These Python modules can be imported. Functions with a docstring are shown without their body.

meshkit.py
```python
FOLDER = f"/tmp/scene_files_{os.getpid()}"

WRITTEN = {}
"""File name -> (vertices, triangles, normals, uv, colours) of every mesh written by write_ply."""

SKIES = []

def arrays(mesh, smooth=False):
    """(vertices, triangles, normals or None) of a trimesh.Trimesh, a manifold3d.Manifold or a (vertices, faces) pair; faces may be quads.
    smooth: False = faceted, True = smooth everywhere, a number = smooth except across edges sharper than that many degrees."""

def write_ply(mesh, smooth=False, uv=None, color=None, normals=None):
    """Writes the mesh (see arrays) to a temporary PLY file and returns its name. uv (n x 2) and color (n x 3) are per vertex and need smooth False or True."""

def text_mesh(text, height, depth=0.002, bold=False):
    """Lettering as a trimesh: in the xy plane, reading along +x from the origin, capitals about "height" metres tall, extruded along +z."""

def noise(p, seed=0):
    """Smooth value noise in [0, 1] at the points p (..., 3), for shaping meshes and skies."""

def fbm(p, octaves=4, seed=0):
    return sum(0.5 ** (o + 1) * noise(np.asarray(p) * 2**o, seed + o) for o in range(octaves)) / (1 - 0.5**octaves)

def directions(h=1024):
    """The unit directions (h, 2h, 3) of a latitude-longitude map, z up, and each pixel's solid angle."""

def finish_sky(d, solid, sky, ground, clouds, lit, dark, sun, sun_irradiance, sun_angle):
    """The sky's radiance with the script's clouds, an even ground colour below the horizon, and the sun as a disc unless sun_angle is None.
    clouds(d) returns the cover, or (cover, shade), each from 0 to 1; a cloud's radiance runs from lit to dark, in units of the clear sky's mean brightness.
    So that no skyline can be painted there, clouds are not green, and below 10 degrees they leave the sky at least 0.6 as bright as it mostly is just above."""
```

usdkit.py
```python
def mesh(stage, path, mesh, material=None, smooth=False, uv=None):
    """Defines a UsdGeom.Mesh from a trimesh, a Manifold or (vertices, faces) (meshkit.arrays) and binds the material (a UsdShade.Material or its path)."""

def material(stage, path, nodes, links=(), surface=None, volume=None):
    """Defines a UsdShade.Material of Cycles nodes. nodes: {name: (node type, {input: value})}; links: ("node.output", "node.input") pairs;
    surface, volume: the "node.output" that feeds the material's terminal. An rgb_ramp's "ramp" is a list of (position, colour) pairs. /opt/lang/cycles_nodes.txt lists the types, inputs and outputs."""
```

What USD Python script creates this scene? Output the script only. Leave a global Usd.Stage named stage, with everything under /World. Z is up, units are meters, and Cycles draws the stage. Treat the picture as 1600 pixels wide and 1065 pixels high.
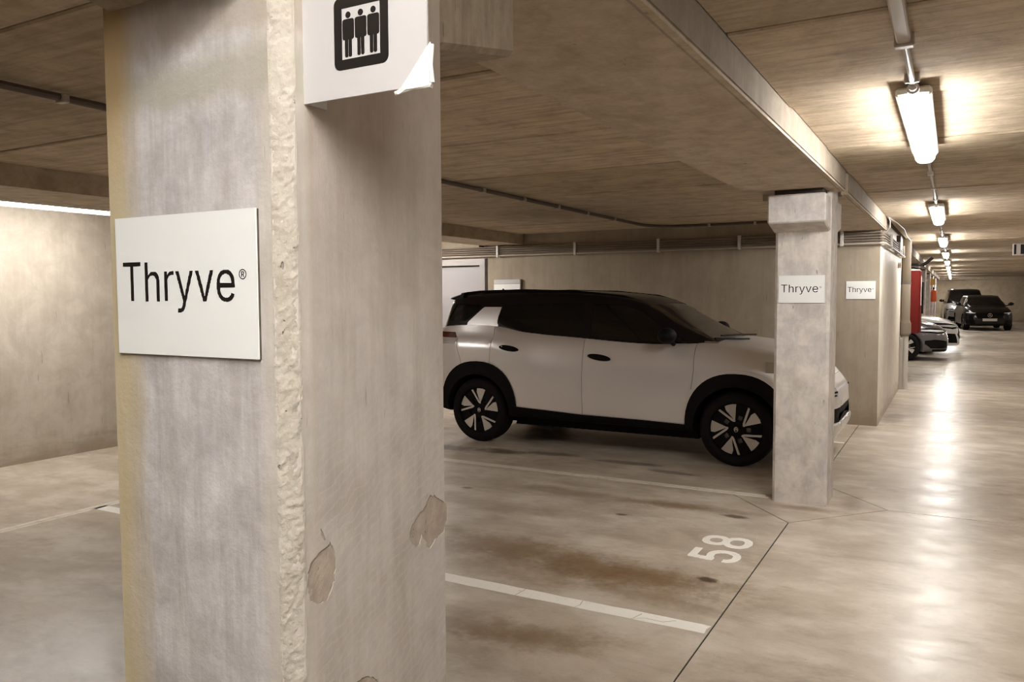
import math
import numpy as np
import trimesh
import manifold3d as m3
from scipy.interpolate import PchipInterpolator
from shapely import affinity
from shapely.geometry import Polygon, LineString, Point, MultiPolygon, box as sbox
from shapely.ops import unary_union
from pxr import Gf, Usd, UsdGeom, UsdShade, Sdf
import usdkit
import meshkit

stage = Usd.Stage.CreateInMemory()
UsdGeom.Xform.Define(stage, '/World')
UsdGeom.Scope.Define(stage, '/World/Looks')

# ------------------------------------------------------------------ camera, exposure, lamp strength
# an enclosed underground garage: no sky, no sun; its tube lamps and an added fill row (built below) give light
EXPOSURE = 1.84
LAMP = 21.0
LAMP_LEFT, FILL_RIGHT = 1.05, 0.4  # second factor drives the unseen fill row added on the right
LAMP_COLOUR = (1.0, 0.985, 0.955)
EYE = (0.0, 0.0, 1.55)
YAW, PITCH, ROLL, FPX = math.radians(29.12735941), math.radians(-3.28196172), math.radians(-0.28700309), 1236.89


def camera():
    cy, sy, cp = math.cos(YAW), math.sin(YAW), math.cos(PITCH)
    f = np.array([-sy * cp, cy * cp, math.sin(PITCH)])
    r = np.array([cy, sy, 0.0])
    u = np.cross(r, f)
    rr = math.cos(ROLL) * r + math.sin(ROLL) * u
    uu = -math.sin(ROLL) * r + math.cos(ROLL) * u
    m = np.eye(4)
    m[0, :3], m[1, :3], m[2, :3], m[3, :3] = rr, uu, -f, EYE
    cam = UsdGeom.Camera.Define(stage, '/World/camera')
    cam.AddTransformOp().Set(Gf.Matrix4d(*m.ravel().tolist()))
    cam.CreateHorizontalApertureAttr(36.0)
    cam.CreateVerticalApertureAttr(36.0 * 1065 / 1600)
    cam.CreateFocalLengthAttr(36.0 * FPX / 1600)
    cam.CreateClippingRangeAttr(Gf.Vec2f(0.05, 500))
    cam.CreateExposureAttr(EXPOSURE)


camera()


# ------------------------------------------------------------------ scene helpers
USED, LOC = {}, {}


def numbered(parent, name):
    k = (parent, name)
    n = USED.get(k, 0)
    USED[k] = n + 1
    return name if n == 0 else f'{name}_{n:03d}'


def props(p, label=None, category=None, group=None, kind=None):
    for k, v in (('label', label), ('category', category), ('group', group), ('kind', kind)):
        if v:
            p.SetCustomDataByKey(k, v)


def thing(name, label, category, loc=(0, 0, 0), rz=0.0, group=None, kind=None):
    path = '/World/' + numbered('/World', name)
    x = UsdGeom.Xform.Define(stage, path)
    x.AddTranslateOp().Set(Gf.Vec3d(*map(float, loc)))
    if rz:
        x.AddRotateZOp().Set(float(rz))
    LOC[path] = np.array(loc, float)
    props(x.GetPrim(), label, category, group, kind)
    return path


def sub(name, parent, label=None):
    path = parent + '/' + numbered(parent, name)
    p = UsdGeom.Xform.Define(stage, path)
    LOC[path] = LOC[parent]
    props(p.GetPrim(), label)
    return path


def tm(g):
    if isinstance(g, trimesh.Trimesh):
        return g
    if hasattr(g, 'to_mesh'):
        q = g.to_mesh()
        return trimesh.Trimesh(np.array(q.vert_properties[:, :3], float), np.array(q.tri_verts), process=False)
    if isinstance(g, (list, tuple)):
        return trimesh.util.concatenate([tm(x) for x in g])
    return g


def part(name, g, material, parent, smooth=30, label=None, local=False, kind=None):
    m = tm(g).copy()
    if len(m.faces) == 0:
        return None
    path = parent + '/' + numbered(parent, name)
    if not local:
        m.apply_translation(-LOC[parent])
    LOC[path] = LOC[parent]
    p = usdkit.mesh(stage, path, m, material, smooth=smooth)
    props(p.GetPrim(), label, kind=kind)
    return path


def single(name, g, material, label, category, group=None, kind=None, smooth=30):
    path = '/World/' + numbered('/World', name)
    p = usdkit.mesh(stage, path, tm(g), material, smooth=smooth)
    props(p.GetPrim(), label, category, group, kind)
    LOC[path] = np.zeros(3)
    return path


# ------------------------------------------------------------------ geometry helpers
def box(x0, x1, y0, y1, z0, z1, c=0.0):
    if c <= 0:
        b = trimesh.creation.box([x1 - x0, y1 - y0, z1 - z0])
        b.apply_translation([(x0 + x1) / 2, (y0 + y1) / 2, (z0 + z1) / 2])
        return b
    pts = []
    for X, sx in ((x0, 1), (x1, -1)):
        for Y, sy in ((y0, 1), (y1, -1)):
            for Z, sz in ((z0, 1), (z1, -1)):
                pts += [(X, Y + sy * c, Z + sz * c), (X + sx * c, Y, Z + sz * c), (X + sx * c, Y + sy * c, Z)]
    return trimesh.convex.convex_hull(np.array(pts))


def tube(points, r, n=12, caps=True):
    p = np.array(points, float)
    t = np.gradient(p, axis=0)
    t /= np.linalg.norm(t, axis=1, keepdims=True)
    up = np.array([0, 0, 1.0]) if abs(t[0][2]) < 0.9 else np.array([1.0, 0, 0])
    a = np.cross(t[0], up)
    a /= np.linalg.norm(a)
    rs = np.broadcast_to(np.asarray(r, float), (len(p),))
    ang = np.linspace(0, 2 * np.pi, n, endpoint=False)
    rings = []
    for i in range(len(p)):
        a = a - t[i] * (a @ t[i])
        a /= np.linalg.norm(a)
        b = np.cross(t[i], a)
        rings.append(p[i] + rs[i] * (np.cos(ang)[:, None] * a + np.sin(ang)[:, None] * b))
    v = np.vstack(rings)
    f = []
    for i in range(len(p) - 1):
        for k in range(n):
            q = (k + 1) % n
            f += [(i * n + k, i * n + q, (i + 1) * n + q), (i * n + k, (i + 1) * n + q, (i + 1) * n + k)]
    if caps:
        v = np.vstack([v, p[0], p[-1]])
        e = (len(p) - 1) * n
        for k in range(n):
            q = (k + 1) % n
            f += [(len(v) - 2, q, k), (len(v) - 1, e + k, e + q)]
    m = trimesh.Trimesh(v, f, process=False)
    m.fix_normals()
    return m


def lathe_y(profile, n=48):
    """profile: (r, y) points, revolved about the y axis; closed at both ends where r = 0 or as an open shell turned into a ring."""
    pr = np.array(profile, float)
    ang = np.linspace(0, 2 * np.pi, n, endpoint=False)
    v = np.vstack([np.stack([r * np.cos(ang), np.full(n, y), r * np.sin(ang)], 1) for r, y in pr])
    f = []
    for i in range(len(pr) - 1):
        for k in range(n):
            q = (k + 1) % n
            f += [(i * n + k, (i + 1) * n + q, i * n + q), (i * n + k, (i + 1) * n + k, (i + 1) * n + q)]
    m = trimesh.Trimesh(v, f, process=False)
    m.merge_vertices()
    m.update_faces(m.nondegenerate_faces())
    m.fix_normals()
    return m


def extrude(poly, h):
    """Extrudes a shapely (multi)polygon along +z."""
    geoms = [g for g in getattr(poly, 'geoms', [poly]) if g.geom_type == 'Polygon' and g.area > 1e-9]
    return trimesh.util.concatenate([trimesh.creation.extrude_polygon(g, h, engine='earcut') for g in geoms])


def on_front(mesh, y, x0=0.0, z0=0.0):
    """Puts a mesh laid in xy (thickness z) on a vertical plane that faces -y, thickness towards -y."""
    m = mesh.copy()
    v = m.vertices
    m.vertices = np.stack([v[:, 0] + x0, y - v[:, 2], v[:, 1] + z0], 1)
    return m


def fit_text(text, x0, x1, z0, z1, depth=0.001, bold=False, thin=0.0):
    t = meshkit.text_mesh(text, 0.1, depth, bold)
    if thin:
        top = t.triangles[(t.triangles[:, :, 2] > depth * .9).all(1)][:, :, :2]
        k = 0.1 / 0.053
        flat = unary_union([Polygon(q).buffer(1e-5) for q in top]).buffer(-thin * .5 * k, 4)
        t = extrude(flat, depth)
    lo, hi = t.bounds
    v = t.vertices
    v[:, 0] = x0 + (v[:, 0] - lo[0]) / (hi[0] - lo[0]) * (x1 - x0)
    v[:, 1] = z0 + (v[:, 1] - lo[1]) / (hi[1] - lo[1]) * (z1 - z0)
    t.vertices = v
    return t


def mani(mesh):
    mesh = tm(mesh)
    return m3.Manifold(m3.Mesh(np.asarray(mesh.vertices, np.float32), np.asarray(mesh.faces, np.uint32)))


def rpoly(x0, x1, y0, y1, r):
    return sbox(x0 + r, y0 + r, x1 - r, y1 - r).buffer(r, 6)


# ------------------------------------------------------------------ materials
class L(str):
    """the "node.output" that feeds an input"""


class G:
    def __init__(self):
        self.n, self.l, self.k = {}, [], 0

    def __call__(self, kind, out, **inp):
        self.k += 1
        name = f'{kind}_{self.k}'
        vals = {}
        for a, b in inp.items():
            if isinstance(b, L):
                self.l.append((str(b), f'{name}.{a}'))
            else:
                vals[a] = b
        self.n[name] = (kind, vals)
        return L(f'{name}.{out}')

    def pos(self):
        return self('geometry', 'position')

    def noise(self, vec, scale=(1, 1, 1), s=1.0, detail=4, rough=0.55, dist=0.0, loc=(0, 0, 0)):
        v = self('mapping', 'vector', vector=vec, scale=scale, location=loc)
        return self('noise_texture', 'fac', vector=v, scale=s, detail=detail, roughness=rough, distortion=dist)

    def rng(self, v, a, b, c=0.0, d=1.0):
        return self('map_range', 'result', value=v, from_min=a, from_max=b, to_min=c, to_max=d, clamp=True)

    def mix(self, fac, a, b, t='mix'):
        return self('mix', 'color', mix_type=t, fac=fac, color1=a, color2=b)

    def math(self, t, a, b=0.0):
        return self('math', 'value', math_type=t, value1=a, value2=b)

    def done(self, name, **p):
        s = self('principled_bsdf', 'BSDF', **p)
        return usdkit.material(stage, '/World/Looks/' + name, self.n, self.l, surface=str(s))


def plain(name, colour, rough=0.5, metal=0.0, coat=0.0, bump=0.0, bscale=300, spec=0.5, **kw):
    g = G()
    p = dict(base_color=colour, roughness=rough, metallic=metal, coat_weight=coat, specular_ior_level=spec, **kw)
    if bump:
        n = g.noise(g.pos(), s=bscale)
        p['normal'] = g('bump', 'normal', height=n, strength=bump, distance=0.002)
    return g.done(name, **p)


def mul(c, k):
    return tuple(min(1.0, x * k) for x in c)


def concrete(name, base, tint, dark, streak=(6, 6, 0.5), streak_amount=0.35, speck=0.15, bump=0.25, rough=0.82, extra=None, blotch=1.6, plank=None, cloud=0.5, pit_at=0.72):
    g = G()
    P = g.pos()
    big = g.noise(P, s=blotch, detail=5, rough=0.6, dist=0.6)
    col = g.mix(g.rng(big, 0.36, 0.66), base, tint)
    small = g.noise(P, s=blotch * 4.3, detail=6, rough=0.68, dist=0.4, loc=(5.2, 1.7, 8.8))
    col = g.mix(g.rng(small, 0.5, 0.68, 0.0, cloud), col, mul(base, 1.22))
    col = g.mix(g.rng(small, 0.5, 0.34, 0.0, cloud), col, tuple(.55 * a + .45 * b for a, b in zip(tint, dark)))
    st = g.noise(P, scale=streak, s=3.0, detail=5, rough=0.65)
    col = g.mix(g.math('multiply', g.rng(st, 0.45, 0.72), streak_amount), col, dark)
    st2 = g.noise(P, scale=tuple(2.7 * q for q in streak), s=3.0, detail=4, rough=0.7, loc=(3.1, 7.7, 1.3))
    col = g.mix(g.math('multiply', g.rng(st2, 0.5, 0.7), streak_amount * 0.6), col, mul(base, 1.16))
    fine = g.noise(P, s=55, detail=3, rough=0.7)
    col = g.mix(g.math('multiply', g.rng(fine, 0.55, 0.75), speck), col, dark)
    pits = g.noise(P, scale=streak, s=14.0, detail=2, rough=0.5, loc=(9, 1, 4))
    pit = g.rng(pits, pit_at, pit_at + 0.05)
    col = g.mix(g.math('multiply', pit, 0.55), col, mul(dark, 0.6))
    if plank:
        axis, y0, pitch, amount = plank
        sep = g('separate_xyz', axis, vector=P)
        idx = g.math('floor', g.math('divide', g.math('subtract', sep, y0), pitch))
        wn = g('white_noise_texture', 'value', dimensions='1D', w=idx)
        col = g.mix(1.0, col, g('combine_xyz', 'vector', x=g.rng(wn, 0, 1, 1 - amount, 1 + amount), y=g.rng(wn, 0, 1, 1 - amount, 1 + amount), z=g.rng(wn, 0, 1, 1 - amount * 1.3, 1 + amount)), 'multiply')
    if extra:
        col = extra(g, P, col)
    h = g.mix(0.5, st, fine)
    h = g.mix(pit, h, (0, 0, 0))
    nrm = g('bump', 'normal', height=h, strength=bump, distance=0.006)
    return g.done(name, base_color=col, roughness=rough, specular_ior_level=0.3, normal=nrm)


def stain(g, P, col, colour, cx, cy, rx, ry, rot, amount, wob=0.55, ns=5.0, plane='xy', soft=0.1):
    """a stain with a soft ragged outline"""
    if plane == 'xy':
        v = g('mapping', 'vector', mapping_type='texture', vector=P, location=(cx, cy, 0), rotation=(0, 0, math.radians(rot)), scale=(rx, ry, 50))
    elif plane == 'yz':
        v = g('mapping', 'vector', mapping_type='texture', vector=P, location=(P0X, cx, cy), scale=(50, rx, ry))
    else:
        v = g('mapping', 'vector', mapping_type='texture', vector=P, location=(cx, 0.75, cy), scale=(rx, 50, ry))
    d = g('vector_math', 'value', math_type='length', vector1=v)
    n = g.noise(P, s=ns, detail=6, rough=0.65)
    n2 = g.noise(P, s=ns * 5, detail=4, rough=0.7)
    e = g.math('add', g.math('add', d, g.math('multiply', g.math('subtract', n, 0.5), wob * 3.0)), g.math('multiply', g.math('subtract', n2, 0.5), 0.7))
    m = g('map_range', 'result', range_type='smoothstep', value=e, from_min=soft, from_max=1.35, to_min=amount, to_max=0.0, clamp=True)
    return g.mix(m, col, colour)


P0X = -0.751

# concrete colours (linear)
C_COL, C_COL_T, C_COL_D = (0.60, 0.565, 0.55), (0.49, 0.46, 0.46), (0.31, 0.265, 0.23)
C_CEIL, C_CEIL_T, C_CEIL_D = (0.53, 0.435, 0.325), (0.44, 0.35, 0.25), (0.22, 0.155, 0.095)
C_WALL, C_WALL_T, C_WALL_D = (0.50, 0.445, 0.37), (0.42, 0.365, 0.295), (0.29, 0.225, 0.165)


def pillar_front(g, P, col):
    # yellowish formwork stain along the left edge and down the top, from the column itself
    sx = g('separate_xyz', 'x', vector=P)
    sz = g('separate_xyz', 'z', vector=P)
    n = g.noise(P, scale=(3, 3, 0.7), s=3.0, detail=5)
    e = g.math('add', sx, g.math('multiply', g.math('subtract', n, 0.5), 0.10))
    band = g.rng(e, -1.075, -1.03, 0.9, 0.0)
    ys = g('separate_xyz', 'y', vector=P)
    front = g.rng(ys, 0.80, 0.81, 1.0, 0.0)
    e2 = g.math('add', sx, g.math('multiply', g.math('subtract', n, 0.5), 0.05))
    rb = g.rng(e2, -0.815, -0.79, 0.0, 0.45)
    col = g.mix(g.math('multiply', rb, front), col, (0.60, 0.52, 0.41))
    # greyish grout band below the pour joint and corbel shade painted in brown above it
    n2 = g.noise(P, scale=(5, 5, 2), s=5.0, detail=5)
    top = g.math('add', sz, g.math('multiply', g.math('subtract', n2, 0.5), 0.05))
    col = g.mix(g.math('multiply', g.rng(top, 1.885, 1.905, 0.0, 0.6), front), col, (0.40, 0.325, 0.25))
    mid = g.math('multiply', g.rng(top, 1.805, 1.825), g.rng(top, 1.86, 1.89, 1.0, 0.0))
    col = g.mix(g.math('multiply', g.math('multiply', mid, 0.8), front), col, (0.42, 0.39, 0.32))
    # pale scuffs
    sc = g.noise(P, scale=(1, 1, 0.4), s=7.0, detail=6, rough=0.7, loc=(2, 5, 1))
    col = g.mix(g.rng(sc, 0.60, 0.72, 0.0, 0.45), col, (0.68, 0.63, 0.62))
    col = g.mix(g.math('multiply', band, front), col, g.mix(g.rng(sz, 1.7, 1.85), (0.55, 0.45, 0.275), (0.46, 0.32, 0.15)))
    # browner high on the side face, pinkish low down
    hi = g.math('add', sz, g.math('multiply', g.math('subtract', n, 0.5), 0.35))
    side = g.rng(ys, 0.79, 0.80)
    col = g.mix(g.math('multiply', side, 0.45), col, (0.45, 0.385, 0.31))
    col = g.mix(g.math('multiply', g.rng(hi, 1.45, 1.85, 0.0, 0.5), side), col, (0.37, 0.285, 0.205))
    # fine crossing scratches low on the side face
    wv = g('wave_texture', 'fac', vector=g('mapping', 'vector', vector=P, rotation=(math.radians(62), 0, 0)), wave_type='bands', bands_direction='y', scale=22.0, distortion=7.0, detail=4.0, detail_scale=1.2)
    low = g.rng(sz, 1.5, 1.25)
    col = g.mix(g.math('multiply', g.math('multiply', g.rng(wv, 0.80, 1.0, 0.0, 0.28), side), low), col, (0.62, 0.57, 0.51))
    return col


M = {}
M['pillar'] = concrete('pillar_concrete', C_COL, C_COL_T, C_COL_D, streak=(8, 8, 0.8), streak_amount=0.6, blotch=3.2, cloud=0.65, pit_at=0.725, extra=pillar_front, bump=0.35)
M['pillar_far'] = concrete('far_pillar_concrete', (0.70, 0.64, 0.585), (0.59, 0.55, 0.53), C_COL_D, streak=(3, 3, 0.8), streak_amount=0.4, blotch=2.2, cloud=0.6)
M['mortar'] = concrete('rough_mortar', (0.53, 0.48, 0.41), (0.48, 0.43, 0.36), (0.30, 0.245, 0.19), streak=(9, 9, 6), streak_amount=0.4, bump=1.0, blotch=9, cloud=0.3)
M['spall'] = concrete('bare_concrete', (0.46, 0.385, 0.315), (0.40, 0.335, 0.275), (0.27, 0.21, 0.16), streak=(6, 6, 3), bump=0.9, blotch=8)
M['ceiling'] = concrete('board_marked_ceiling', C_CEIL, C_CEIL_T, C_CEIL_D, streak=(0.5, 7, 7), streak_amount=0.6, speck=0.35, blotch=1.3, cloud=0.65, plank=('y', 0.305, 1.22, 0.13), bump=0.35)
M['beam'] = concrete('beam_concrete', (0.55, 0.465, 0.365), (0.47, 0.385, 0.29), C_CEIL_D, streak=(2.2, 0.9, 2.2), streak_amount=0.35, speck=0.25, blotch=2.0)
M['corbel_shade_brown'] = concrete('shaded_brown_corbel_concrete', (0.34, 0.275, 0.205), (0.29, 0.23, 0.165), (0.14, 0.10, 0.065), streak=(9, 9, 1.2), streak_amount=0.6, speck=0.3, blotch=3.0, bump=0.5)  # brown concrete, darkened further with shade put into the colour
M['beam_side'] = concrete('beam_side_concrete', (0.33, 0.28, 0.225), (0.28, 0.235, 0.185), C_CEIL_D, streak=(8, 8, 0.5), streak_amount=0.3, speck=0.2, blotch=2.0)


def wall_marks(g, P, col):
    sz = g('separate_xyz', 'z', vector=P)
    n = g.noise(P, scale=(1, 1, 4), s=2.5, detail=6, rough=0.7)
    e = g.math('add', sz, g.math('multiply', g.math('subtract', n, 0.5), 0.5))
    return g.mix(g.rng(e, 0.02, 0.22, 0.55, 0.0), col, (0.27, 0.20, 0.13))


M['wall'] = concrete('wall_concrete', C_WALL, C_WALL_T, C_WALL_D, streak=(3.2, 3.2, 0.3), streak_amount=0.22, speck=0.12, blotch=0.9, extra=wall_marks)
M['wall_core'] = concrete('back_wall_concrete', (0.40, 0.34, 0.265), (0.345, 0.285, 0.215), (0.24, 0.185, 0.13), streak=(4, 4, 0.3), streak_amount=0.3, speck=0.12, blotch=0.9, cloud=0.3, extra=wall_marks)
M['lit_wall_facing'] = concrete('smooth_lit_lane_wall', (0.82, 0.75, 0.65), (0.76, 0.69, 0.59), C_WALL_D, streak=(3, 3, 0.6), streak_amount=0.15, speck=0.08, blotch=0.8, cloud=0.2, extra=wall_marks, rough=0.42, bump=0.08)  # lane face of the same block, paler to carry the lamp brightness
M['wall_smooth'] = concrete('smooth_wall_concrete', (0.58, 0.48, 0.35), (0.52, 0.42, 0.30), C_WALL_D, streak=(1, 1, 1), streak_amount=0.25, speck=0.1, blotch=0.8, extra=wall_marks, rough=0.6)
M['wall_brown'] = concrete('brown_wall_concrete', (0.33, 0.24, 0.16), (0.29, 0.21, 0.14), C_WALL_D, streak=(3.2, 3.2, 0.25), streak_amount=0.3)


def floor_material():
    g = G()
    P = g.pos()
    big = g.noise(P, scale=(0.9, 1.2, 1), s=1.1, detail=7, rough=0.62, dist=0.7)
    col = g.mix(g.rng(big, 0.34, 0.68), (0.59, 0.51, 0.415), (0.45, 0.375, 0.29))
    mid = g.noise(P, scale=(0.8, 1.5, 1), s=2.4, detail=8, rough=0.7, dist=0.5, loc=(4, 9, 0))
    col = g.mix(g.rng(mid, 0.48, 0.68, 0.0, 0.75), col, (0.29, 0.22, 0.155))
    pale = g.noise(P, scale=(0.85, 1.3, 1), s=2.1, detail=7, rough=0.66, loc=(1, 3, 0))
    col = g.mix(g.rng(pale, 0.48, 0.66, 0.0, 0.65), col, (0.68, 0.61, 0.52))
    # the parking bays are dirtier than the driving lane
    sx = g('separate_xyz', 'x', vector=P)
    bay = g.rng(g.math('add', sx, g.math('multiply', g.math('subtract', big, 0.5), 0.9)), -1.15, -0.75, 0.05, 0.0)
    col = g.mix(bay, col, (0.30, 0.225, 0.15))
    rust, oil = (0.205, 0.125, 0.06), (0.085, 0.055, 0.035)
    for s in [(-1.58, 4.08, 0.66, 0.19, 3, 0.9), (-2.35, 4.2, 0.8, 0.26, -4, 0.8), (-1.75, 5.62, 0.5, 0.10, 2, 0.85), (-2.5, 5.55, 0.7, 0.15, -5, 0.5), (-3.6, 4.2, 0.9, 0.3, 0, 0.45), (-2.0, 4.0, 1.3, 0.32, 2, 0.5),
              (-1.62, 3.12, 0.4, 0.16, 20, 0.75), (-2.0, 3.10, 0.35, 0.15, 10, 0.65), (-1.35, 3.85, 0.5, 0.12, 0, 0.4), (-3.2, 5.0, 0.9, 0.2, 3, 0.4), (-0.95, 5.97, 0.34, 0.07, 0, 0.6), (-0.62, 6.3, 0.08, 0.3, 0, 0.5)]:
        col = stain(g, P, col, rust, *s)
    for s in [(-1.137, 4.213, 0.055, 0.042, 0, 0.95), (-1.30, 5.527, 0.085, 0.04, 0, 0.8), (-3.95, 6.78, 0.28, 0.12, 6, 0.7), (-3.4, 6.9, 0.3, 0.08, 6, 0.6), (-2.6, 6.85, 0.35, 0.07, 2, 0.6), (-2.1, 6.65, 0.25, 0.06, -4, 0.5), (-4.5, 6.7, 0.3, 0.13, 0, 0.75),
              (-2.02, 5.2, 0.04, 0.025, 0, 0.8), (-3.4, 5.35, 0.05, 0.03, 0, 0.7), (-5.1, 1.9, 0.25, 0.05, 25, 0.5), (-0.62, 10.9, 0.12, 0.5, 0, 0.5), (-0.95, 13.5, 0.2, 0.3, 0, 0.5)]:
        col = stain(g, P, col, oil, *s, wob=0.4, ns=13.0, soft=0.55)
    fine = g.noise(P, s=70, detail=3, rough=0.7)
    col = g.mix(g.rng(fine, 0.58, 0.76, 0.0, 0.3), col, (0.17, 0.12, 0.08))
    spk = g.noise(P, s=26, detail=4, rough=0.75, loc=(7, 2, 0))
    col = g.mix(g.rng(spk, 0.66, 0.72, 0.0, 0.45), col, (0.15, 0.105, 0.07))
    col = g.mix(g.rng(spk, 0.36, 0.28, 0.0, 0.4), col, (0.70, 0.62, 0.52))
    rgh = g.rng(g.mix(0.5, mid, pale), 0.34, 0.66, 0.22, 0.44)
    nrm = g('bump', 'normal', height=g.mix(0.35, big, fine), strength=0.10, distance=0.01)
    return g.done('polished_floor_concrete', base_color=col, roughness=rgh, specular_ior_level=0.48, normal=nrm)


M['floor'] = floor_material()
M['joint'] = plain('joint_filler', (0.02, 0.015, 0.012), 0.9)


def paint_material(name, c, worn):
    g = G()
    P = g.pos()
    n = g.noise(P, s=9.0, detail=7, rough=0.7)
    col = g.mix(g.rng(n, 0.5 - worn, 0.72 - worn, 0.0, 0.75), c, (0.42, 0.34, 0.26))
    f = g.noise(P, s=60, detail=3)
    col = g.mix(g.rng(f, 0.6, 0.75, 0, 0.3), col, (0.3, 0.24, 0.18))
    return g.done(name, base_color=col, roughness=0.5)


M['paint'] = paint_material('white_road_paint', (0.90, 0.86, 0.79), -0.10)
M['paint_worn'] = paint_material('worn_road_paint', (0.72, 0.65, 0.55), 0.0)
M['sign'] = plain('white_sign_panel', (0.88, 0.885, 0.865), 0.35)
M['sign_edge'] = plain('sign_edge', (0.10, 0.08, 0.065), 0.5)
M['ink'] = plain('black_print', (0.012, 0.009, 0.008), 0.45)
M['lift_sign'] = plain('lift_sign_enamel', (0.58, 0.555, 0.55), 0.3)
M['tape'] = plain('white_tape', (0.82, 0.80, 0.76), 0.3, bump=0.5, bscale=60)
M['door'] = plain('door_grey', (0.36, 0.34, 0.35), 0.4)
M['door_frame'] = plain('door_frame_grey', (0.38, 0.345, 0.33), 0.4)
M['seal'] = plain('dark_gap', (0.05, 0.035, 0.03), 0.8)
M['pvc'] = plain('grey_plastic_pipe', (0.13, 0.10, 0.07), 0.6, spec=0.25)
M['pvc_pale'] = plain('pale_plastic_pipe', (0.25, 0.205, 0.155), 0.5)
M['conduit'] = plain('grey_conduit', (0.40, 0.345, 0.29), 0.35)
M['pipe_dark'] = plain('dull_cable_pipe', (0.20, 0.16, 0.125), 0.45)
M['dark_conduit'] = plain('dark_conduit', (0.10, 0.075, 0.06), 0.5)
M['steel'] = plain('galvanised_steel', (0.55, 0.52, 0.48), 0.35, metal=0.8)
M['red'] = plain('red_enamel', (0.11, 0.009, 0.006), 0.6, spec=0.15)
M['orange'] = plain('extinguisher_red', (0.75, 0.12, 0.03), 0.3)
M['yellow'] = plain('yellow_sign', (0.8, 0.5, 0.1), 0.5)
M['black'] = plain('black_plastic', (0.005, 0.0035, 0.0035), 0.65, spec=0.12)
M['black_gloss'] = plain('black_gloss_paint', (0.006, 0.004, 0.005), 0.22, coat=0.15, spec=0.3)
M['rubber'] = plain('tyre_rubber', (0.006, 0.004, 0.004), 0.8, spec=0.2)
M['silver'] = plain('machined_alloy', (0.66, 0.63, 0.60), 0.32, metal=0.75)
M['grey_metal'] = plain('brake_metal', (0.32, 0.29, 0.27), 0.4, metal=0.7)
M['chrome'] = plain('chrome', (0.85, 0.83, 0.80), 0.08, metal=1.0)
M['paint_white'] = plain('pale_grey_car_paint', (0.83, 0.79, 0.775), 0.30, metal=0.55, coat=0.25)
M['paint_black'] = plain('black_car_paint', (0.004, 0.003, 0.003), 0.25, coat=0.1, spec=0.35)
M['paint_grey'] = plain('grey_car_paint', (0.11, 0.095, 0.10), 0.3, metal=0.3, coat=1.0)
M['paint_snow'] = plain('white_car_paint', (0.75, 0.74, 0.73), 0.3, coat=1.0)
M['paint_silver'] = plain('silver_car_paint', (0.42, 0.40, 0.39), 0.28, metal=0.5, coat=1.0)
M['lamp_glass'] = plain('headlamp_glass', (0.62, 0.62, 0.62), 0.08, coat=1.0)
M['tail'] = plain('tail_lamp_red', (0.10, 0.008, 0.008), 0.15, coat=1.0)
M['plate'] = plain('plate_white', (0.62, 0.58, 0.52), 0.4)
M['seat'] = plain('seat_fabric', (0.02, 0.017, 0.017), 0.8)
M['housing'] = plain('lamp_housing', (0.60, 0.57, 0.52), 0.4)
M['pale_square'] = plain('pale_square_paint', (0.42, 0.36, 0.28), 0.4)


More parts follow.
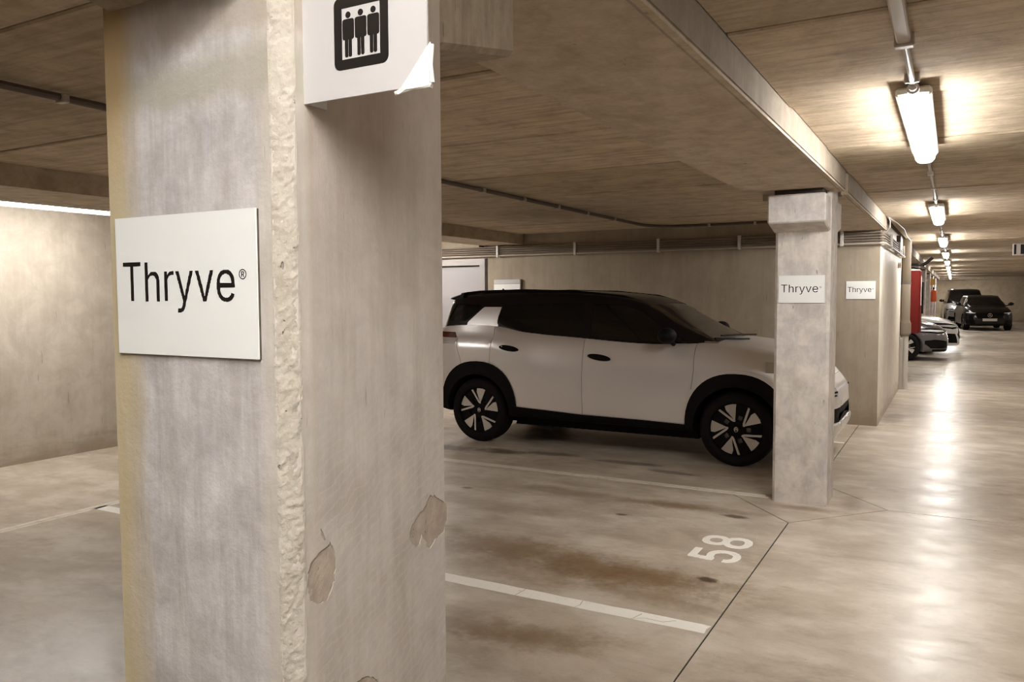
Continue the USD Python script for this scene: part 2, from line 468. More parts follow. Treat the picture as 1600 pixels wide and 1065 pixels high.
def glass(name, tint, clear, ior=1.45):
    g = G()
    t = g('transparent_bsdf', 'BSDF', color=tint)
    s = g('glossy_bsdf', 'BSDF', color=(1, 1, 1), roughness=0.03)
    d = g('principled_bsdf', 'BSDF', base_color=(0.006, 0.005, 0.005), roughness=0.1)
    base = g('mix_closure', 'closure', fac=clear, closure1=d, closure2=t)
    f = g('fresnel', 'fac', IOR=ior)
    o = g('mix_closure', 'closure', fac=f, closure1=base, closure2=s)
    return usdkit.material(stage, '/World/Looks/' + name, g.n, g.l, surface=str(o))


M['glass'] = glass('tinted_car_glass', (0.30, 0.28, 0.27), 0.6)
M['glass_dark'] = glass('privacy_car_glass', (0.10, 0.09, 0.09), 0.4, 1.25)


def emission(name, k):
    g = G()
    e = g('emission', 'emission', color=LAMP_COLOUR, strength=LAMP * k)
    return usdkit.material(stage, '/World/Looks/' + name, g.n, g.l, surface=str(e))


M['lit'] = emission('lit_tube_diffuser', 1.0)
M['lit_wall'] = emission('lit_wall_row_diffuser', LAMP_LEFT)
M['fill_right'] = emission('added_right_fill_diffuser', FILL_RIGHT)

# ------------------------------------------------------------------ the setting
X_LEFT, X_RIGHT, Y_NEAR, Y_END, Z_CEIL = -7.6, 5.4, -4.5, 50.6, 2.43
Y_CORE, X_CORE, Y_CORE_END = 10.12, -0.752, 15.75
BEAM_LO = 2.285
PILLAR_Y = [0.751, 6.084]
FAR_Y = [16.75, 22.1, 27.4, 32.75, 38.1, 43.4]


def build_floor():
    t = thing('floor', 'polished stained concrete garage floor cut into large slabs by thin joints', 'floor', (0, 0, 0), kind='structure')
    part('floor_base', box(X_LEFT - .2, X_RIGHT + .2, Y_NEAR - .2, Y_END + .2, -0.2, -0.005), M['joint'], t, smooth=False)
    whole = sbox(X_LEFT - .2, Y_NEAR - .2, X_RIGHT + .2, Y_END + .2)
    jx, cuts = -0.945, []
    ys = [0.94, 6.20] + [y + .19 for y in FAR_Y]
    last = Y_NEAR - 1
    for y in ys:
        d = 0.66 if y < 7 else 0.5
        S, E, N, W = (jx, y - d), (jx + d * .86, y), (jx, y + d), (jx - d * .86, y)
        cuts += [LineString([S, E, N, W, S]), LineString([E, (X_RIGHT + 1, y)]), LineString([W, (X_LEFT - 1, y)]), LineString([(jx, last), S])]
        last = y + d
    cuts += [LineString([(jx, last), (jx, Y_END + 1)]), LineString([(X_LEFT - 1, 11.5), (jx, 11.5)])]
    slabs = whole.difference(unary_union([c.buffer(0.0040, cap_style='flat', join_style='mitre') for c in cuts]))
    for p in slabs.geoms:
        m = extrude(p, 0.005)
        m.apply_translation([0, 0, -0.005])
        part('slab', m, M['floor'], t, smooth=False)


build_floor()


def plank(x0, x1, y0, y1, z):
    c = 0.007
    pts = [(x, y, zz) for x in (x0, x1) for y, zz in ((y0, z + c), (y0 + c, z), (y1 - c, z), (y1, z + c), (y0, z + .12), (y1, z + .12))]
    return trimesh.convex.convex_hull(np.array(pts))


def build_ceiling():
    t = thing('ceiling', 'board-marked precast concrete ceiling planks with dark joints', 'ceiling', (0, 0, Z_CEIL), kind='structure')
    part('ceiling_slab', box(X_LEFT - .2, X_RIGHT + .2, Y_NEAR - .2, Y_END + .2, Z_CEIL + .125, Z_CEIL + .3), M['ceiling'], t, smooth=False)
    rng = np.random.default_rng(4)
    k = -4
    while True:
        y0 = 0.305 + 1.22 * k
        if y0 > Y_END:
            break
        for x0, x1 in ((-0.692, X_RIGHT + .1), (-5.445, -1.34), (X_LEFT - .1, -6.095)):
            if x0 < -2 and y0 > Y_CORE:
                if y0 < Y_CORE_END + .5:
                    continue
            dz = rng.uniform(-0.006, 0.009)
            part('ceiling_plank', plank(x0, x1, y0 + .008, y0 + 1.212, Z_CEIL + dz), M['ceiling'], t, smooth=False)
        k += 1


build_ceiling()

t = thing('wall_left', 'long bare concrete wall lit by a tube lamp, far left', 'wall', (X_LEFT, 0, 0), kind='structure')
part('wall_panel', box(X_LEFT - .2, X_LEFT, Y_NEAR, Y_END, 0, Z_CEIL + .1), M['wall'], t, smooth=False)
core = box(X_LEFT, X_CORE, Y_CORE, Y_CORE_END, 0, Z_CEIL + .1)
DOOR = (-7.04, -6.085, 2.10)
t = thing('wall_back', 'concrete wall block behind the parked two-tone car, carrying pipes and a door', 'wall', (-4, Y_CORE, 0), kind='structure')
cut = mani(core) - mani(box(DOOR[0], DOOR[1], Y_CORE - .1, Y_CORE + .10, -.1, DOOR[2]))
part('wall_block', cut, M['wall_core'], t, smooth=False)
part('lit_wall_facing', box(X_CORE - .002, X_CORE + .004, Y_CORE + .006, Y_CORE_END, 0, Z_CEIL), M['lit_wall_facing'], t, smooth=False, label='smooth face along the lane, lamp light put into its pale colour')
t = thing('wall_end', 'far end wall of the garage behind the black saloon', 'wall', (0, Y_END, 0), kind='structure')
part('wall_panel', box(X_LEFT, X_RIGHT, Y_END, Y_END + .2, 0, Z_CEIL + .1), M['wall_smooth'], t, smooth=False)
part('wall_recess_panel', box(3.4, X_RIGHT - .02, Y_END - .06, Y_END, 0, 2.15), M['wall_brown'], t, smooth=False, label='darker brown panel on the end wall')
for i in range(7):
    part('panel_rib', box(3.45 + i * .27, 3.5 + i * .27, Y_END - .09, Y_END - .06, 0.05, 2.1), M['wall_brown'], t, smooth=False)
part('end_beam', box(X_LEFT, X_RIGHT, Y_END - .5, Y_END, 2.30, Z_CEIL + .05), M['beam'], t, smooth=False)
t = thing('wall_right', 'plain concrete wall on the right of the driving lane, out of view', 'wall', (X_RIGHT, 0, 0), kind='structure')
part('wall_panel', box(X_RIGHT, X_RIGHT + .2, Y_NEAR, Y_END, 0, Z_CEIL + .1), M['wall'], t, smooth=False)
t = thing('wall_front', 'plain concrete wall behind the viewpoint, out of view', 'wall', (0, Y_NEAR, 0), kind='structure')
part('wall_panel', box(X_LEFT, X_RIGHT, Y_NEAR - .2, Y_NEAR, 0, Z_CEIL + .1), M['wall'], t, smooth=False)

# door in the back wall
t = thing('door_1', 'pale grey metal door in the back wall behind the parked car', 'door', (-6.56, Y_CORE, 0), kind='structure')
part('door_leaf', box(-6.97, -6.16, Y_CORE + .03, Y_CORE + .07, 0.01, 2.0, .004), M['door'], t)
fr = sbox(-7.03, 0, -6.085, 2.10).difference(sbox(-6.96, -0.01, -6.175, 2.005))
part('door_frame', on_front(extrude(fr, 0.07), Y_CORE + .05), M['door_frame'], t, smooth=False)
part('door_seal', box(-6.965, -6.17, Y_CORE + .02, Y_CORE + .032, 1.985, 2.004), M['seal'], t, smooth=False, label='dark gap above the door leaf')
part('frame_shadow_gap', box(-6.085, -6.055, Y_CORE - .012, Y_CORE, 0, 2.10), M['seal'], t, smooth=False, label='dark edge strip beside the frame')
hd = part('door_handle', [tube([(-6.25, Y_CORE + .03, 1.05), (-6.25, Y_CORE - .03, 1.05), (-6.37, Y_CORE - .03, 1.05)], .009, 10), box(-6.27, -6.23, Y_CORE + .02, Y_CORE + .03, .95, 1.12, .003)], M['steel'], t)


# ------------------------------------------------------------------ pillars
def prism_xy(poly, z0, z1):
    m = extrude(poly, z1 - z0)
    m.apply_translation([0, 0, z0])
    return m


def ragged(cy, cz, ry, rz, seed, n=60, tail=0.0):
    rng = np.random.default_rng(seed)
    a = np.linspace(0, 2 * np.pi, n, endpoint=False)
    ph = rng.uniform(0, 6.28, 7)
    r = 1 + sum(0.17 / (k + 1) ** .8 * np.sin((k + 2) * a + ph[k]) for k in range(7)) + rng.normal(0, .025, n)
    return Polygon(np.stack([cy + ry * r * np.cos(a), cz + rz * r * np.sin(a) + tail * np.maximum(0, np.sin(a)) ** 6], 1)).buffer(0)


def to_side(poly, x, depth):
    """polygon in (y, z), extruded from x towards -x by depth"""
    m = extrude(poly, depth)
    v = m.vertices
    return trimesh.Trimesh(np.stack([x - v[:, 2], v[:, 0], v[:, 1]], 1), m.faces[:, ::-1], process=False)


def corbel(x0, x1, y0, y1, z0, z1, tip_first=True):
    c, rise = .010, .05
    pts = []
    for X, sx in ((x0, 1), (x1, -1)):
        for Y, sy in ((y0, 1), (y1, -1)):
            zb = z0 + (rise if (Y == y0) == tip_first else 0)
            for Z, sz in ((zb, 1), (z1, -1)):
                pts += [(X, Y + sy * c, Z + sz * c), (X + sx * c, Y, Z + sz * c), (X + sx * c, Y + sy * c, Z)]
    return trimesh.convex.convex_hull(np.array(pts))


def rough_outline(pts, seed, step=.004, amp=.0009):
    ring = LineString(list(pts) + [pts[0]])
    rng = np.random.default_rng(seed)
    q = [ring.interpolate(d) for d in np.arange(0, ring.length, step)]
    return [(p.x + rng.normal(0, amp), p.y + rng.normal(0, amp)) for p in q]


LEAF = rough_outline([(0.824, 1.208), (0.833, 1.192), (0.836, 1.175), (0.832, 1.151), (0.817, 1.128), (0.797, 1.130), (0.783, 1.142), (0.779, 1.161), (0.781, 1.178), (0.786, 1.190), (0.798, 1.198), (0.814, 1.202)], 1)
HEART = [(min(a, 1.1163), b) for a, b in rough_outline([(1.068, 1.221), (1.094, 1.207), (1.119, 1.191), (1.119, 1.170), (1.105, 1.147), (1.078, 1.141), (1.063, 1.130), (1.042, 1.160), (1.034, 1.145), (1.024, 1.145), (1.009, 1.160), (1.011, 1.176), (1.025, 1.193), (1.046, 1.199), (1.057, 1.211)], 2, .005, .0012)]
CHIP = [(0.806, 1.232), (0.810, 1.226), (0.815, 1.214), (0.812, 1.215), (0.807, 1.223)]
FOOT = rough_outline([(0.865, 0.96), (0.875, 0.986), (0.896, 0.985), (0.919, 0.973), (0.928, 0.955)], 3)


def pillar_one():
    x0, x1, y0, y1 = -1.113, -0.751, 0.751, 1.118
    t = thing('concrete_pillar', 'large nearest square concrete pillar with the lift sign and spalled patches low on its side', 'pillar', ((x0 + x1) / 2, (y0 + y1) / 2, 0), kind='thing')
    ch = .021
    plan = Polygon([(x0 + .006, y0), (x1 - ch, y0), (x1, y0 + ch), (x1, y1 - .01), (x1 - .01, y1), (x0 + .01, y1), (x0, y1 - .01), (x0, y0 + .006)])
    body = mani(prism_xy(plan, 0, Z_CEIL + .02))
    spots = [(Polygon(LEAF).buffer(.0012).buffer(-.0012), 5), (Polygon(HEART).buffer(.0008).buffer(-.0008), 6), (Polygon(CHIP), 7), (Polygon(FOOT), 8)]
    for q, s in spots:
        body = body - mani(to_side(q.buffer(.0005), x1 + .01, .0118))
    part('shaft', body, M['pillar'], t, smooth=20)
    for q, s in spots:
        part('spalled_patch', to_side(q, x1 - .0013, .003), M['spall'], t, smooth=False, label='bare patch where the concrete skin has flaked off')
    # rough mortar strip down the chamfer
    nz, nu = 900, 14
    zz = np.linspace(0.0, 2.0, nz)
    U = np.linspace(0, 1, nu)
    a, b = np.array([x1 - ch - .0025, y0 - .0004]), np.array([x1 + .0004, y0 + ch + .003])
    nrm = np.array([1, -1]) / math.sqrt(2)
    g = np.zeros((nz, nu, 3))
    g[..., 0] = a[0] + (b[0] - a[0]) * U
    g[..., 1] = a[1] + (b[1] - a[1]) * U
    g[..., 2] = zz[:, None]
    q = np.stack([U[None, :] * 7 + 0 * zz[:, None], zz[:, None] * 260 + 0 * U[None, :], 0 * g[..., 0]], -1)
    d = meshkit.fbm(q * [1, .6, 1], 3, 5) ** 2 * .0048 + meshkit.noise(q * [.5, .12, 1], 9) * .0016
    env = np.minimum(1, np.minimum(U, 1 - U) * 7)[None, :]
    wob = (meshkit.noise(np.stack([zz * 30, zz * 0, zz * 0], -1), 3) - .5) * .0025
    g[..., 0] += nrm[0] * (d * env + .0006) + (U > .5) * wob[:, None] * .4
    g[..., 1] += nrm[1] * (d * env + .0006) + (U > .5) * wob[:, None]
    v = np.vstack([g.reshape(-1, 3), (g - np.array([.012, -.012, 0])).reshape(-1, 3)])
    f, n0 = [], nz * nu
    idx = np.arange(nz * nu).reshape(nz, nu)
    A, B, C, D = idx[:-1, :-1].ravel(), idx[:-1, 1:].ravel(), idx[1:, 1:].ravel(), idx[1:, :-1].ravel()
    f = np.vstack([np.stack([A, B, C], 1), np.stack([A, C, D], 1)])
    part('mortar_edge', trimesh.Trimesh(v[:n0], f, process=False), M['mortar'], t, smooth=40, label='rough mortar strip down the chamfered corner')
    part('corbel', corbel(x0 + .02, x1 - .004, y1 - .01, 1.375, 1.962, 2.25, False), M['corbel_shade_brown'], t)
    part('corbel', corbel(x0 + .02, x1 - .012, .46, y0 + .005, 1.965, 2.25), M['corbel_shade_brown'], t)


pillar_one()


def pillar(x0, x1, y0, y1, label, front=True, mat='pillar_far', cz=2.0, top=Z_CEIL + .02):
    t = thing('concrete_pillar', label, 'pillar', ((x0 + x1) / 2, (y0 + y1) / 2, 0), kind='thing')
    ch = .02
    plan = Polygon([(x0 + ch, y0), (x1 - ch, y0), (x1, y0 + ch), (x1, y1 - ch), (x1 - ch, y1), (x0 + ch, y1), (x0, y1 - ch), (x0, y0 + ch)])
    part('shaft', prism_xy(plan, 0, top), M[mat], t, smooth=False)
    for ya, yb in ((y0 - .24, y0 + .01), (y1 - .01, y1 + .24)):
        part('corbel', corbel(x0 - .012, x1 - .006, ya, yb, cz, cz + .25, ya < y0), M[mat], t)
        part('bearing_pad', box(x0 + .03, x1 - .03, ya + .04, yb - .03, cz + .245, BEAM_LO), M['seal'], t, smooth=False)


pillar(-1.160, -0.775, 6.084, 6.465, 'concrete pillar standing in front of the parked car, white sign at eye height')
ORD = ['first', 'second', 'third', 'fourth', 'fifth', 'sixth']
for i, y in enumerate(FAR_Y):
    pillar(-1.14, -.752, y, y + .38, f'{ORD[i]} concrete pillar beyond the red cabinet, along the left of the lane')
pillar(-5.96, -5.57, .75, 1.13, 'concrete pillar under the left beam, hidden left of the nearest pillar', top=BEAM_LO)
pillar(-5.96, -5.57, 6.08, 6.46, 'concrete pillar under the left beam, hidden behind the nearest pillar', top=BEAM_LO)


# ------------------------------------------------------------------ beams
def beam(x0, x1, y0, y1, label, notch=(True, True), px=-0.747):
    t = thing('concrete_beam', label, 'beam', ((x0 + x1) / 2, y0, BEAM_LO), kind='thing')
    pts = []
    n0, n1 = (.11 if notch[0] is True else notch[0] or 0), (.11 if notch[1] is True else notch[1] or 0)
    plan = Polygon([(x0, y0 + n0), (px, y0 + n0), (px, y0), (x1, y0), (x1, y1), (px, y1), (px, y1 - n1), (x0, y1 - n1)])
    m = prism_xy(plan, BEAM_LO, Z_CEIL + .124)
    part('beam_body', m, M['beam'], t, smooth=False)
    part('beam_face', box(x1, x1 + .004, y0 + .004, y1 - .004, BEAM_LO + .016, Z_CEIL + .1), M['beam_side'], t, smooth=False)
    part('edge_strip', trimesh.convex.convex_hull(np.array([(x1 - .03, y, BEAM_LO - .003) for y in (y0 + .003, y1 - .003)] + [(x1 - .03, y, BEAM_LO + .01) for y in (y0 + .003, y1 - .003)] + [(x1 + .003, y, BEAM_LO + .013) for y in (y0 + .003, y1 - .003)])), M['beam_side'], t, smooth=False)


beam(-1.335, -.70, 1.02, 6.18, 'wide concrete ceiling beam running from the nearest pillar to the sign pillar')
beam(-1.335, -.70, 6.37, 10.25, 'short concrete ceiling beam between the sign pillar and the back wall corner', (True, .131))
beam(-1.335, -.70, Y_NEAR, .80, 'concrete ceiling beam arriving at the nearest pillar from behind the viewpoint', (False, True))
ys = [Y_CORE_END - .02] + FAR_Y + [Y_END - .501]
for i in range(len(ys) - 1):
    a = ys[i] + (.285 if i else 0)
    b = ys[i + 1] + .095 if i < len(ys) - 2 else ys[i + 1]
    beam(-1.335, -.70, a, b, f'{(ORD + ["seventh"])[i]} concrete beam beyond the red cabinet, over the left of the lane', (i > 0, i < len(ys) - 2))
t = thing('concrete_beam', 'dark concrete beam across the left bays, ending at the door side of the back wall', 'beam', (-5.77, Y_NEAR, BEAM_LO), kind='thing')
part('beam_body', box(-6.09, -5.45, Y_NEAR, Y_CORE + .02, BEAM_LO, Z_CEIL + .12), M['beam'], t, smooth=False)

# ------------------------------------------------------------------ tube lamps and their conduit
LX = -0.165


def tube_lamp(x, y0, label, group=None, length=1.62, lit='lit', skirt=False):
    t = thing('tube_lamp', label, 'lamp', (x, y0, Z_CEIL), group=group)
    y1 = y0 + length
    # diffuser: rounded trough
    prof = [(-.052, .060), (-.055, .052), (-.050, .022), (-.036, .006), (-.018, 0), (.018, 0), (.036, .006), (.050, .022), (.055, .052), (.052, .060)]
    st = [(0, .80), (.012, .93), (.035, 1.0), (length - .035, 1.0), (length - .012, .93), (length, .80)]
    v, f, n = [], [], len(prof)
    for s, k in st:
        v += [(x + px * k, y0 + s, 2.315 + .06 - (.06 - pz) * k) for px, pz in prof]
    for i in range(len(st) - 1):
        for k in range(n):
            q = (k + 1) % n
            f += [(i * n + k, i * n + q, (i + 1) * n + q), (i * n + k, (i + 1) * n + q, (i + 1) * n + k)]
    v += [(x, y0, 2.35), (x, y1, 2.35)]
    e = (len(st) - 1) * n
    for k in range(n):
        q = (k + 1) % n
        f += [(len(v) - 2, q, k), (len(v) - 1, e + k, e + q)]
    m = trimesh.Trimesh(v, f, process=False)
    m.fix_normals()
    part('diffuser', m, M[lit], t, smooth=40, label='glowing translucent cover')
    part('housing', box(x - .068, x + .068, y0 - .01, y1 + .01, 2.366, 2.404, .010), M['housing'], t)
    if skirt:
        for a in (-1, 1):
            part('side_skirt', box(x + min(a * .062, a * .070), x + max(a * .062, a * .070), y0 - .005, y1 + .005, 2.343, 2.372), M['housing'], t, smooth=False)
    for yy in (y0 + .3, y1 - .3):
        part('mounting_clip', box(x - .02, x + .02, yy - .02, yy + .02, 2.40, Z_CEIL - .004), M['steel'], t, smooth=False)
    part('cable_gland', tube([(x, y0 - .075, 2.388), (x, y0 - .045, 2.388), (x, y0 - .044, 2.388), (x, y0 + .01, 2.388)], [.016, .016, .024, .024], 12), M['housing'], t)


CN = ['nearest', 'second', 'third', 'fourth', 'fifth', 'sixth', 'seventh', 'eighth', 'ninth', 'farthest']
LY = [3.72 + 4.88 * k for k in range(10)]
for i, y in enumerate(LY):
    tube_lamp(LX, y, f'{CN[i]} lit tube lamp in the row above the driving lane', 'tube lamps over the driving lane')
tube_lamp(LX, -1.16, 'lit tube lamp over the driving lane directly above the viewpoint, out of the picture', 'tube lamps over the driving lane')
tube_lamp(-6.9, 3.12, 'lit tube lamp along the left wall, left of the nearest pillar', length=1.62, lit='lit_wall', skirt=True)
tube_lamp(-6.9, 8.03, 'lit tube lamp near the metal door, hidden behind the nearest pillar', length=1.62, lit='lit_wall')

for k in range(9):  # unseen lamp row added to brighten the faces turned to the lane
    tube_lamp(4.5, -1.16 + 4.88 * k, 'added unseen fill lamp over the right side of the garage, out of the picture', 'added fill lamps over the right side', lit='fill_right')


def conduit_run():
    t = thing('ceiling_conduit', 'grey cable conduit with trunking piece feeding the nearest lamp of the lane', 'conduit', (LX, 0, Z_CEIL))
    part('trunking', box(LX - .024, LX + .020, .5, 3.02, 2.39, Z_CEIL - .003, .005), M['conduit'], t)
    part('coupling', box(LX - .032, LX + .030, 3.02, 3.06, 2.382, Z_CEIL - .003, .004), M['conduit'], t)
    part('conduit_tube', tube([(LX, y, 2.402) for y in (3.0, 3.3, 3.66)], .0125, 12), M['conduit'], t)
    for y in (3.58,):
        part('saddle_clip', box(LX - .028, LX + .028, y, y + .02, 2.39, Z_CEIL - .002, .004), M['housing'], t)
    for i, y in enumerate(LY[:-1]):
        c = thing('lamp_cable', f'thin conduit between the {CN[i]} and {CN[i + 1]} lamps of the lane', 'conduit', (LX, y + 1.62, Z_CEIL))
        a, b = y + 1.6, LY[i + 1] - .05
        part('conduit_tube', tube([(LX + .003, a, 2.39), (LX + .003, a + .12, 2.412), (LX, (a + b) / 2, 2.414), (LX, b - .12, 2.412), (LX, b, 2.39)], .010, 8), M['conduit'], c)
        for k in range(4):
            yy = a + .3 + k * (b - a - .6) / 3
            part('saddle_clip', box(LX - .02, LX + .02, yy, yy + .02, 2.398, Z_CEIL - .002), M['housing'], c, smooth=False)


conduit_run()

# conduit below the left ceiling, turning along the back wall
t = thing('dark_conduit', 'dark conduit with pale clips crossing the ceiling above the parked car', 'conduit', (-3.36, 5, Z_CEIL))
pts = [(-3.37, y, 2.408) for y in np.linspace(-2, 9.25, 10)] + [(-3.36 + .35 * (1 - math.cos(a)), 9.25 + .45 * math.sin(a), 2.406) for a in np.linspace(.2, 1.5, 7)] + [(x, 9.72, 2.404) for x in np.linspace(-2.8, -1.36, 4)]
part('conduit_tube', tube(pts, .017, 10), M['dark_conduit'], t)
for y in (2.07, 3.3, 4.4, 5.55, 6.25, 6.95, 7.65, 8.4):
    part('saddle_clip', box(-3.40, -3.34, y, y + .03, 2.386, 2.422, .004), M['conduit'], t)
for x in (-2.65, -2.1, -1.6):
    part('saddle_clip', box(x, x + .03, 9.69, 9.75, 2.383, 2.422, .004), M['conduit'], t)

# pipe bundle on the back wall and round its corner
t = thing('pipe_bundle', 'row of parallel cable pipes on brackets along the top of the back wall', 'pipes', (-3, Y_CORE, 2.1))
ZP = [2.132, 2.168, 2.198, 2.228, 2.258]
for i, z in enumerate(ZP):
    d = .045 if i else .055
    part('pipe', tube([(x, Y_CORE - d, z) for x in (-7.58, -6, -4, -2, X_CORE - .01)], .011 if i else .014, 10), M['pipe_dark' if i else 'conduit'], t, label=None if i else 'thicker pale bottom pipe')
for x in (-6.9, -5.86, -4.62, -3.42, -2.37, -1.18):
    part('bracket', box(x, x + .035, Y_CORE - .075, Y_CORE, 2.108, 2.285, .003), M['housing'], t)
t2 = thing('pipe_bundle', 'row of parallel cable pipes along the top of the lit wall end', 'pipes', (X_CORE, 12, 2.1))
for i, z in enumerate(ZP):
    d, r = (.045, .011) if i else (.055, .014)
    pts = [(X_CORE - .005 + (d + .005) * math.sin(a), Y_CORE - d * math.cos(a), z) for a in np.linspace(0, math.pi / 2, 6)] + [(X_CORE + d, y, z) for y in (10.25, 12, 14.15)]
    part('pipe', tube(pts, r, 10), M['pipe_dark' if i else 'conduit'], t2, label=None if i else 'thicker pale bottom pipe')
for y in (10.95, 12.6, 13.7):
    part('bracket', box(X_CORE, X_CORE + .075, y, y + .05, 2.108, 2.285, .003), M['housing'], t2)
part('tee_fitting', [box(-6.15, -6.09, Y_CORE - .08, Y_CORE - .02, 2.27, 2.30, .006), box(-6.05, -6.01, Y_CORE - .08, Y_CORE - .02, 2.28, 2.305, .006)], M['black'], t)

t = thing('junction_box', 'small dark box beside pale strip high on the lit wall end', 'box', (X_CORE, 13.2, 2.15))
part('box_body', box(X_CORE, X_CORE + .06, 12.95, 13.3, 2.20, 2.40, .006), M['sign_edge'], t)
part('cover_strip', box(X_CORE, X_CORE + .05, 13.45, 13.62, 2.12, 2.40, .006), M['housing'], t)
t = thing('lamp_reflection_disc', 'small pale disc put in for a lamp reflection on the lit wall below the pipes', 'reflection_spot', (X_CORE, 13.5, 1.98))  # pale disc modelled in place of a blurred lamp reflection
part('reflection_disc', trimesh.creation.cylinder(.045, .05, sections=20, transform=trimesh.transformations.translation_matrix([X_CORE + .025, 13.4, 1.98]) @ trimesh.transformations.rotation_matrix(math.pi / 2, [0, 1, 0])), M['housing'], t)
t = thing('loose_cable', 'thin pale cable looping from the short beam end along the ceiling', 'cable', (-.68, 10, 2.4))
part('cable', tube([(-.67, 10.05, 2.42), (-.655, 10.12, 2.38), (-.66, 10.16, 2.31), (-.70, 10.22, 2.275), (-.74, 10.28, 2.27)], .006, 8), M['housing'], t)
part('cable', tube([(-.67, 10.05, 2.42), (-.62, 10.8, 2.41), (-.60, 12.0, 2.415), (-.63, 13.2, 2.41), (-.62, 14.3, 2.40)], .007, 8), M['housing'], t)

# down pipe and its guard at the wall end
PX, PY = -.676, 14.32
t = thing('down_pipe', 'grey vertical drain pipe with a collar at the end of the lit wall', 'pipe', (PX, PY, 0))
part('upper_pipe', tube([(PX, PY, z) for z in (1.72, 2.0, 2.43)], .07, 20), M['pvc'], t)
part('middle_pipe', tube([(PX, PY, z) for z in (1.0, 1.4, 1.72)], .07, 20), M['pvc_pale'], t)
part('pipe_socket', tube([(PX, PY, z) for z in (.86, .90, .901, 1.08, 1.081, 1.12)], [.062, .085, .088, .088, .078, .072], 20), M['pvc_pale'], t, label='thicker socket joint')
part('lower_pipe', tube([(PX, PY, z) for z in (0.0, .45, .9)], .056, 20), M['housing'], t)
part('pipe_clamp', tube([(PX, PY, z) for z in (1.70, 1.74)], .074, 20), M['sign_edge'], t, label='dark clamp band')
part('steel_guard', [box(PX - .08, PX - .07, PY - .09, PY - .02, 0, .84), box(PX - .08, PX - .02, PY - .09, PY - .082, 0, .84)], M['steel'], t, smooth=False)

# red cabinet
t = thing('red_cabinet', 'dark red fire hose cabinet mounted behind the vertical drain pipe', 'cabinet', (-.62, 15.3, .87))
part('cabinet_body', box(X_CORE + .004, -.505, 14.95, 15.6, .878, 1.935, .006), M['red'], t)
part('cabinet_door', box(-.505, -.482, 14.97, 15.58, .895, 1.92, .004), M['red'], t)
part('door_sticker', box(-.4815, -.480, 15.0, 15.3, 1.35, 1.85), M['sign'], t, smooth=False, label='white sticker')
part('door_handle', box(-.482, -.455, 15.50, 15.54, 1.2, 1.75, .004), M['black'], t)
part('top_ledge', box(X_CORE + .004, -.50, 14.94, 15.6, 1.935, 1.955, .003), M['housing'], t, label='pale top ledge')
t = thing('black_spotlight', 'black fixture with a slanted arm above the red cabinet', 'fixture', (-.6, 15.3, 2.0))
part('mounting_bar', box(X_CORE, -.47, 15.25, 15.33, 2.02, 2.05, .006), M['black'], t)
part('lower_bar', tube([(X_CORE, 15.29, 1.985), (-.62, 15.29, 1.995), (-.48, 15.29, 1.96)], .016, 10), M['black'], t)
part('slanted_arm', tube([(-.48, 15.29, 2.03), (-.40, 15.29, 2.085), (-.325, 15.29, 2.16)], .026, 12), M['black'], t)

# ------------------------------------------------------------------ signs
TXT = dict(x0=.016 / .292, x1=.251 / .292, z0=.0615 / .2, z1=.1345 / .2)


def name_sign(x0, x1, z0, z1, y, label, d=.006):
    k = (y - d) / y  # corners measured on the face behind; brought forward by the panel's thickness
    x0, x1, z0, z1 = x0 * k, x1 * k, 1.55 + (z0 - 1.55) * k, 1.55 + (z1 - 1.55) * k
    w, h = x1 - x0, z1 - z0
    t = thing('name_sign', label, 'sign', ((x0 + x1) / 2, y, z0))
    part('panel', box(x0, x1, y - d, y - d + .0025, z0, z1), M['sign'], t, smooth=False)
    part('panel_backing', box(x0 + .0008, x1 - .0002, y - d + .0025, y + .001, z0 + .0003, z1 - .0008), M['sign_edge'], t, smooth=False, label='dark edge of the panel')
    a, b = x0 + w * TXT['x0'], x0 + w * TXT['x1']
    # descender of the y reaches below the base line
    m = fit_text('Thryve', a, b, z0 + h * TXT['z0'], z0 + h * TXT['z1'], .0006, thin=.0007 * h / .2)
    part('lettering', on_front(m, y - d + .0002), M['ink'], t, smooth=False)
    rx, rz, rr = x0 + w * .912, z0 + h * .567, h * .034
    ring = Point(rx, rz).buffer(rr, 16).difference(Point(rx, rz).buffer(rr * .84, 16))
    mm = trimesh.util.concatenate([extrude(ring, .0006), fit_text('R', rx - rr * .38, rx + rr * .42, rz - rr * .55, rz + rr * .55, .0006)])
    part('registered_mark', on_front(mm, y - d + .0002), M['ink'], t, smooth=False)


name_sign(-1.0955, -.8035, 1.467, 1.667, .751, 'large white Thryve sign on the front of the nearest pillar')
name_sign(-1.131, -.811, 1.486, 1.686, 6.084, 'white Thryve sign on the pillar in front of the parked car')
name_sign(-1.112, -.794, 1.489, 1.699, Y_CORE, 'smallest Thryve sign, in shade on the back wall corner')


